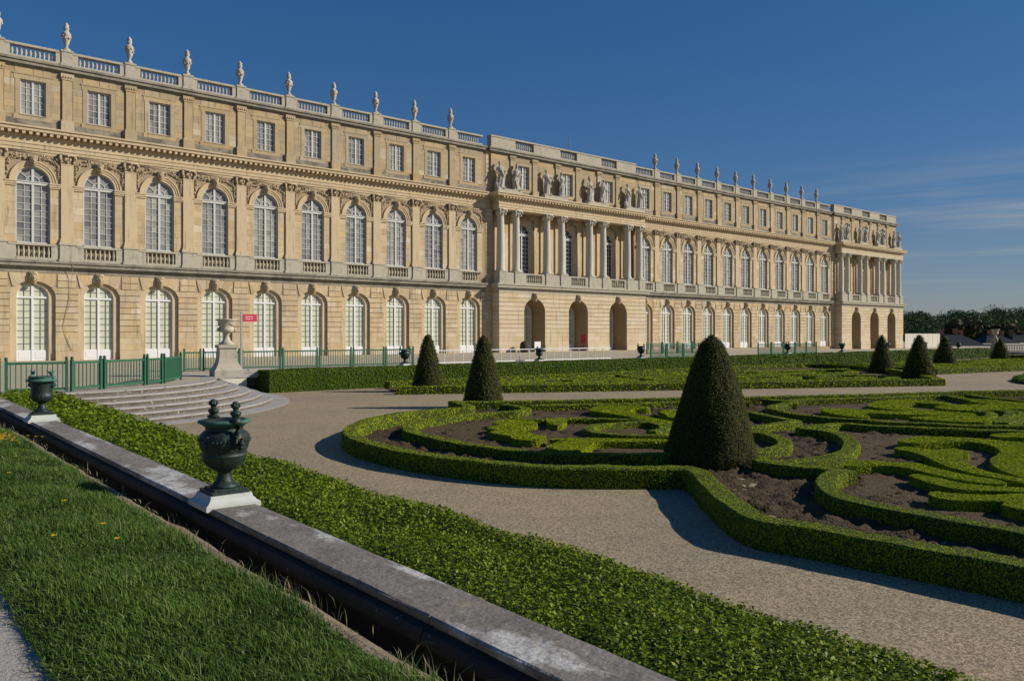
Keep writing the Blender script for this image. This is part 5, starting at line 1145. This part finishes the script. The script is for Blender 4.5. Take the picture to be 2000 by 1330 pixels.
# ------------------------------------------------------------------ yew cones
def yew(x, y, r0, h, lab, cap, ex=.70):
    prof = [(r0 * .93, 0), (r0 * .99, h * .05), (r0, h * .1)] + [(r0 * (1 - max(0, t - .06)) ** ex, h * t) for t in [.16 + .06 * i for i in range(14)]] + [(.03, h)]
    b = MB(); b.lathe(prof, 40, (x, y, PZ - .02), mod=lambda a, z, j: 1 + .022 * math.sin(3 * a + z * 2) + .016 * math.sin(7 * a - 3 * z) + .012 * math.sin(13 * a + 7 * z))
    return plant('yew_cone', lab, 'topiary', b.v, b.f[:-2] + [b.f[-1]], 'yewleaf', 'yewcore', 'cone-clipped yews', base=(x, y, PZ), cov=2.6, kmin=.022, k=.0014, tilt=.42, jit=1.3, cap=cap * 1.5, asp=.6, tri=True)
yew(15.15, 11.1, 1.03, 2.98, 'largest dark cone-clipped yew in the middle foreground of the bed', 55000)
yew(19.75, 25.6, .78, 2.95, 'cone-clipped yew on the gravel edge near the back of the near bed, second from left', 22000)
yew(23.1, 34.65, .78, 2.98, 'leftmost cone-clipped yew close to the tall hedge', 16000)
yew(53.3, 22.9, .98, 2.95, 'larger front one of two close cone-clipped yews at far right', 16000, .82)
yew(60.2, 28.6, .86, 2.9, 'smaller left one of two close cone-clipped yews at far right', 12000, .85)
yew(78.5, 31.4, 1.0, 2.75, 'dark cone-clipped yew before the tall hedge right of the close pair', 12000, .8)
yew(104.5, 35.6, .95, 2.5, 'rightmost small cone-clipped yew below the distant balustrade', 9000, .8)
# ------------------------------------------------------------------ tall clipped hedge under the terrace
def hedge_box(x0, x1, y0, y1, z0, z1, nx, lab, name, leafm, **kw):
    vs = []; fs = []; rs = random.Random(3)
    for i in range(nx + 1):
        x = x0 + (x1 - x0) * i / nx; d = .06 * mnoise.noise(Vector((x * .6, 0, 0))); t = .03 * mnoise.noise(Vector((x * .5, 5, 0)))
        vs += [(x, y0 + d, z0), (x, y0 + d * .6, z1 - .06 + t), (x, y0 + .06 + d, z1 + t), (x, y1 - .06, z1 + t), (x, y1, z1 - .06 + t), (x, y1, z0)]
        if i:
            o = 6 * i
            for k in range(5): fs.append((o - 6 + k, o + k, o + k + 1, o - 5 + k))
    fs += [(0, 1, 2, 3, 4, 5), tuple(6 * nx + k for k in range(6))[::-1]]
    return plant(name, lab, 'hedge', vs, fs, leafm, group=None, **kw)
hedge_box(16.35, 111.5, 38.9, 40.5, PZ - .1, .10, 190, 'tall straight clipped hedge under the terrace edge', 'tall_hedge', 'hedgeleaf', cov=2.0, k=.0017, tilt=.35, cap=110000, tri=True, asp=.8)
# ------------------------------------------------------------------ hedge strip beside the parapet
def strip():
    x0, x1 = 3.25, 4.72; nx = 10; ys = [-3 + .14 * i for i in range(219)]; ys = [y for y in ys if y <= 27.45]; vs = []; fs = []; m = nx + 3
    for j, y in enumerate(ys):
        e = .05 * mnoise.noise(Vector((y * .9, 3, 0))) + .03 * mnoise.noise(Vector((y * 2.7, 9, 0)))
        vs.append((x0 - .0, y, -.3))
        for i in range(nx + 1):
            t = i / nx; x = x0 + (x1 + e - x0) * t; z = .17 + .05 * mnoise.noise(Vector((x * 1.2, y * .9, 0))) + .055 * mnoise.noise(Vector((x * 3.2, y * 3.2, 2))) - .06 * (max(0, abs(t - .5) - .40) / .10) ** 2
            vs.append((x, y, z))
        vs.append((x1 + e + .02, y, PZ))
        if j:
            o = m * j
            for i in range(m - 1): fs.append((o - m + i, o - m + i + 1, o + i + 1, o + i))
    o = m * (len(ys) - 1); fs.append(tuple(o + i for i in range(m)))
    return plant('box_strip', 'broad low strip of glossy box between the parapet and the gravel path', 'hedge', vs, fs, 'stripleaf', 'stripcore', cov=3.0, kmin=.020, k=.0030, tilt=.55, jit=2.0, asp=.58, up=.1, cap=260000)
strip()
# ------------------------------------------------------------------ far beds
FB = [(20.9, 34.0), (34.4, 27.0), (48.6, 19.7), (56.5, 25.0), (63.4, 31.5), (63.4, 37.6), (40, 37.8), (22.6, 37.9)]
B3 = [(61.6, 25.4), (68, 24.4), (76, 23.4), (92, 26.6), (108, 30.5), (110, 37.6), (88, 37.8), (68.5, 37.6), (66, 32.0)]
for nm, poly, pre in (('far', FB, 'second'), ('farther', B3, 'third')):
    soil_bed('soil_bed', poly, .3, 'mulch', SG + .02, .02, 8)
    q = poly + [poly[0]]
    sides = [('along its front', q[0:3]), ('along its right side', q[2:5]), ('along its back', q[4:8])] if nm == 'far' else [('along its front', q[0:5]), ('along its right side', q[4:6]), ('along its left side', q[7:10])]
    for s, pts in sides:
        vs, fs = band_core(cat(pts, .5), .55, PZ - .05, -.62); plant('box_hedge', f'straight box hedge edging the {pre} bed {s}', 'hedge', vs, fs, group=f'edging hedges of the {pre} bed', cov=2.0, k=.0017, cap=26000, tilt=.35, tri=True, asp=.8)
def lerp2(poly, u, v):
    a, b_, c, d = poly; p = [(1 - u) * (1 - v) * a[i] + u * (1 - v) * b_[i] + u * v * c[i] + (1 - u) * v * d[i] for i in (0, 1)]; return (p[0], p[1])
QF = [(22.5, 34.8), (49.0, 21.2), (62.0, 31.6), (40, 37.2)]; QB = [(63.5, 27.0), (77, 24.9), (107, 31.5), (70, 36.8)]
SCR = [  # scroll shapes in the unit square of a bed
 [(.03, .12), (.2, .1), (.45, .08), (.7, .08), (.95, .1), (.97, .3)], [(.05, .3), (.12, .18), (.25, .2), (.3, .34), (.22, .42), (.15, .36)], [(.3, .2), (.42, .2), (.5, .3), (.46, .44), (.36, .46), (.34, .36)],
 [(.55, .18), (.66, .2), (.72, .32), (.66, .44), (.56, .42), (.57, .32)], [(.78, .2), (.9, .22), (.92, .38), (.84, .46), (.77, .36)], [(.1, .55), (.25, .5), (.4, .56), (.55, .5), (.7, .56), (.9, .52)],
 [(.15, .75), (.25, .65), (.4, .68), (.45, .8), (.35, .88), (.28, .8)], [(.5, .7), (.62, .64), (.75, .7), (.76, .82), (.64, .9), (.56, .82)], [(.82, .62), (.92, .66), (.94, .8), (.86, .9)], [(.05, .92), (.3, .95), (.6, .95), (.95, .94)], [(.02, .2), (.03, .5), (.06, .85)]]
for nm, Q, gr in (('second', QF, 'scrolls of the second bed'), ('third', QB, 'scrolls of the third bed')):
    order = sorted(range(len(SCR)), key=lambda i: sum(lerp2(Q, u, v)[0] * .9 - lerp2(Q, u, v)[1] * .5 for u, v in SCR[i]) / len(SCR[i]))
    for i, s in enumerate(SCR):
        pts = [lerp2(Q, u, v) for u, v in s]; vs, fs = band_core(cat(pts, .4), 1.05 if i in (1, 2, 3, 4, 6, 7) else .7, PZ - .05, -.74)
        plant('box_scroll', f'low box scroll inside the distant {nm} bed, {ORD[order.index(i)]} from its left end', 'hedge', vs, fs, group=gr, cov=2.0, k=.0017, cap=12000, tilt=.35, tri=True, asp=.8)
# round lawn at the middle of the garden
vs = []; n = 48
cxo, cyo, rxo, ryo = 61.5, 14.2, 9.2, 5.2
b = MB(); b.add([(cxo + rxo * math.cos(2 * math.pi * i / n), cyo + ryo * math.sin(2 * math.pi * i / n), PZ - .05) for i in range(n)] + [(cxo + (rxo - .15) * math.cos(2 * math.pi * i / n), cyo + (ryo - .15) * math.sin(2 * math.pi * i / n), PZ + .22) for i in range(n)] + [(cxo, cyo, PZ + .28)],
    [(i, (i + 1) % n, n + (i + 1) % n, n + i) for i in range(n)] + [(n + i, n + (i + 1) % n, 2 * n) for i in range(n)])
tag(put('round_lawn', b.mesh('round_lawn', 'turf')), kind='structure')
Q, F = leaf_shell(np.array(b.v), tris(b.f), cov=1.6, k=.0024, tilt=1.2, cap=12000, tri=True)
tag(put('round_lawn_grass', npmesh('round_lawn_grass', Q, F, 'grass')), 'short grass of the round lawn at far right', 'grass', kind='stuff')
# ------------------------------------------------------------------ lawn grass, seed heads, buttercups
def blades(N, xf, yf, hmin, hmax, wd, lean, rng, zf):
    x = xf(rng, N); y = yf(rng, N); z = np.array([zf(a, c) for a, c in zip(x, y)])
    h = rng.uniform(hmin, hmax, N); a = rng.uniform(0, 2 * math.pi, N); ln = np.abs(rng.normal(0, lean, N)) * h; la = rng.normal(2.4, 1.2, N)
    h = h * np.array([.75 + .75 * mnoise.noise(Vector((p_ * 2.2, q_ * 1.6, 0))) for p_, q_ in zip(x, y)]) * np.clip(.35 + (x - GXa) / .3, .35, 1); bx_, by_ = np.cos(a), np.sin(a); w_ = wd * rng.uniform(.7, 1.4, N)
    dx, dy = ln * np.cos(la), ln * np.sin(la)
    p = np.stack([x, y, z - .01], 1); u = np.stack([bx_ * w_, by_ * w_, 0 * w_], 1); m = np.stack([x + dx * .35, y + dy * .35, z + h * .6], 1); t = np.stack([x + dx, y + dy, z + h * (1 - .12 * np.minimum(ln / h, 2))], 1)
    q_ = np.stack([x + dx * .15, y + dy * .15, z + h * .3], 1)
    V = np.stack([p - u, q_ + u, m + u * .7, m - u * .7, t], 1).reshape(-1, 3); i = 5 * np.arange(N)[:, None]
    F = np.concatenate([i + np.array([[0, 1, 2]]), i + np.array([[0, 2, 3]]), i + np.array([[3, 2, 4]])], 0)
    return V, F
rg = np.random.default_rng(21)
yn = lambda r, N: 1.2 + 20.5 * r.random(N) ** 1.75
V, F = blades(160000, lambda r, N: r.uniform(GXa - .01, GXb + .01, N), yn, .025, .095, .0032, .7, rg, zl)
tag(put('lawn_grass', npmesh('lawn_grass', V, F, 'grass')), 'long green grass of the lawn strip beside the parapet', 'grass', kind='stuff')
def edge(r, N): return np.where(r.random(N) < .55, GXa + r.normal(.0, .05, N), GXb + r.normal(.03, .06, N))
V, F = blades(2200, edge, yn, .06, .15, .002, .8, rg, lambda x, y: zl(min(max(x, GXa), GXb), y) - .02)
V2, F2 = blades(300, lambda r, N: r.uniform(GXa, GXb + .1, N), yn, .10, .2, .0016, .45, rg, lambda x, y: zl(min(x, GXb), y))
tag(put('seeding_grass', npmesh('seeding_grass', np.concatenate([V, V2]), np.concatenate([F, F2 + len(V)]), 'strawgrass')), 'pale seeding grass stems along the lawn edges', 'grass', kind='stuff')
b = MB(); rs = random.Random(9)
for i in range(125):
    if i < 108: x = rs.gauss(1.62, .16); y = rs.gauss(13.5, .38)
    else: x = rs.uniform(GXa, GXa + .8); y = rs.uniform(6, 15)
    z = zl(x, y) + rs.uniform(.09, .13)
    for k in range(5):
        a = k * 1.2566 + i; c, s = math.cos(a), math.sin(a); r = .02; b.add([(x, y, z), (x + r * (c - .5 * s), y + r * (s + .5 * c), z + .007), (x + 1.25 * r * c, y + 1.25 * r * s, z + .009), (x + r * (c + .5 * s), y + r * (s - .5 * c), z + .007)], [(0, 1, 2, 3)])
tag(put('buttercups', b.mesh('buttercups', 'buttercup')), 'yellow buttercups scattered in the lawn grass at far left', 'flowers', kind='stuff')
# ------------------------------------------------------------------ beyond the garden: hoarding, balustrade, houses, wood
hd = thing('site_hoarding', 'plain cream panelled hoarding at the right end of the palace', 'hoarding', (147.9, 66.0, -.62))
for i in range(14):
    b = MB(); b.box(.02 + 1.05 * i, 1.03 + 1.05 * i, -.03 - .02 * (i % 2), .03, 0, 2.65); put('panel', b.mesh('panel', 'cream'), hd)
b = MB(); b.box(14.72, 14.84, -.04, 3.0, 0, 2.6); put('end_panel', b.mesh('end_panel', 'chimneybrick'), hd)
bl = thing('stone_balustrade', 'distant pale balustrade at the far right beside the marble vase', 'balustrade', (114.2, 38.3, zt(114)), R(-33))
for z0, z1 in ((.0, .14), (.78, .92)):
    b = MB(); b.box(0, 11, -.15, .15, z0, z1); put('rail', b.mesh('rail', 'palestone'), bl)
bm_ = m_baluster(.64, .09).mesh('baluster', 'palestone', True)
for i in range(30): put('baluster', bm_, bl, (.2 + .36 * i, 0, .14))
def cam_pt(px_, Z, z=0): xr = (px_ - 1000) / 1557 * Z; return (xr * CY + Z * SY, -xr * SY + Z * CY, z)
def house(px_, Z, wd, eave, ridge, lab, chims):
    x, y, _ = cam_pt(px_, Z); t = thing('house', lab, 'house', (x, y, -13.9), -YAW, 'town houses below the garden'); e, r = eave + 13.9, ridge + 13.9; d = 9
    b = MB(); b.box(-wd / 2, wd / 2, 0, d, 0, e); put('wall', b.mesh('wall', 'housewall'), t)
    b = MB(); w2 = wd / 2 + .4; b.add([(-w2, -.5, e - .1), (w2, -.5, e - .1), (w2, d + .5, e - .1), (-w2, d + .5, e - .1), (-w2 + 3.5, d / 2, r), (w2 - 3.5, d / 2, r)], [(0, 1, 5, 4), (2, 3, 4, 5), (1, 2, 5), (3, 0, 4), (3, 2, 1, 0)]); ro = put('roof', b.mesh('roof', 'slate'), t)
    for cx_, cw, ch in chims:
        b = MB(); b.box(cx_ - cw / 2, cx_ + cw / 2, d / 2 - .6, d / 2 + .6, r - 2.2, r + ch); b.box(cx_ - cw / 2 - .1, cx_ + cw / 2 + .1, d / 2 - .7, d / 2 + .7, r + ch, r + ch + .2); put('chimney', b.mesh('chimney', 'chimneybrick'), ro)
    for k in range(3):
        for q in range(2):
            b = MB(); b.box(-.5, .5, -.06, .0, 0, 1.6); put('window', b.mesh('window', 'glass'), t, (-wd / 2 + (k + .5) * wd / 3, 0, e - 2.6 - 3.1 * q))
house(1878, 190, 9.5, -.4, 2.1, 'slate-roofed house with two chimneys left of the distant marble vase', [(-2.5, .7, .8), (.9, .5, .9), (2.2, .7, .6)])
house(1958, 215, 9, -.6, 1.9, 'slate-roofed house with a tall brick chimney right of the distant marble vase', [(-.4, 1.5, .9), (2.6, .5, .7)])
house(2010, 235, 10, -.8, 2.0, 'slate-roofed house with brick chimneys at the right edge', [(-2.5, .8, 1.0), (1.5, 1.2, .8)])
house(1915, 165, 20, -1.8, -.2, 'long low slate roof below the distant marble vase', [(-6, .8, .3)])
def hill():
    vs = []; fs = []; px_ = list(range(1300, 2700, 100)); Zs = [230, 330, 450, 600, 800]; hz = [-14, -8, 3, 14, 16]
    for Z, h in zip(Zs, hz):
        for p in px_: vs.append(cam_pt(p, Z, h))
    n = len(px_)
    for j in range(len(Zs) - 1):
        for i in range(n - 1): fs.append((j * n + i, j * n + i + 1, (j + 1) * n + i + 1, (j + 1) * n + i))
    b = MB(); b.add(vs, fs); tag(put('hill', b.mesh('hill', 'farland', True)), kind='structure')
hill()
def crown(c, rx, rz, n, s, rng):
    u = rng.normal(0, 1, (n, 3)); u /= np.linalg.norm(u, axis=1)[:, None]; r = rng.uniform(.5, 1.0, n) ** .5
    lump = 1 + .22 * np.sin(3.1 * u[:, 0] * 2 + c[0]) + .18 * np.sin(4.3 * u[:, 1] * 2 + c[1]) + .2 * np.sin(5 * u[:, 2] + c[0])
    p = np.array(c) + u * (r * lump)[:, None] * np.array([rx, rx, rz]); d = u + rng.normal(0, .6, (n, 3)); d /= np.linalg.norm(d, axis=1)[:, None]
    h = rng.normal(0, 1, (n, 3)); a = np.cross(d, h); a /= np.linalg.norm(a, axis=1)[:, None]; b_ = np.cross(d, a); ss = (s * rng.uniform(.6, 1.4, n))[:, None]; a = a * ss; b_ = b_ * ss * .7
    return np.stack([p - a, p + b_, p + a, p - b_], 1).reshape(-1, 3)
rg = np.random.default_rng(5); VV = []
for i in range(230):
    Z = rg.uniform(300, 640); p = rg.uniform(1690, 2230); gz = np.interp(Z, [230, 330, 450, 600, 800], [-14, -8, 3, 14, 16])
    top = 2 + .0265 * Z + rg.uniform(-5.0, 1.6) + (2.5 if p > 1930 else 0); rz = rg.uniform(4, 7)
    zc = min(gz + rz + rg.uniform(1, 4), top - rz); x, y, _ = cam_pt(p, Z); VV.append(crown((x, y, zc), rg.uniform(4.5, 7.5), rz, 420, .2 + Z * .00055, rg))
V = np.concatenate(VV); tag(put('far_wood', npmesh('far_wood', V, np.arange(len(V)).reshape(-1, 4), 'woodleaf')), 'dark green wooded hillside beyond the town at right', 'wood', kind='stuff')
for i, (p, Z, w_, h_, lab) in enumerate([(1868, 250, 6.5, 5.5, 'olive brown tree behind the roofs, leftmost'), (1912, 262, 8, 7.5, 'tall olive brown tree behind the distant marble vase'), (1955, 256, 8, 7, 'olive brown tree right of the distant marble vase'), (1995, 266, 8, 6.5, 'olive brown tree at the right edge of the skyline')]):
    x, y, _ = cam_pt(p, Z); t = thing('tree', lab, 'tree', (x, y, -13.5), 0, 'olive trees behind the roofs'); top = 2 + (652 - 618 + (8 if i == 0 else 0)) / 1557 * Z + 13.5
    b = MB(); b.tube([(0, 0, 0), (.2, .1, top * .4), (.0, .2, top - h_)], [.5, .4, .2], 8)
    for k in range(5): a = k * 1.26; b.tube([(.1, .1, top * .55 + k * .5), (2.4 * math.cos(a), 2.4 * math.sin(a), top - h_ + 1)], [.2, .06], 6)
    put('trunk', b.mesh('trunk', 'bark'), t)
    V = np.concatenate([crown((rg.normal(0, w_ * .35), rg.normal(0, w_ * .35), top - h_ * rg.uniform(.75, 1.2)), w_ * .42, h_ * .45, 380, .6, rg) for k in range(7)])
    put('crown', npmesh('crown', V, np.arange(len(V)).reshape(-1, 4), 'olivewood'), t)
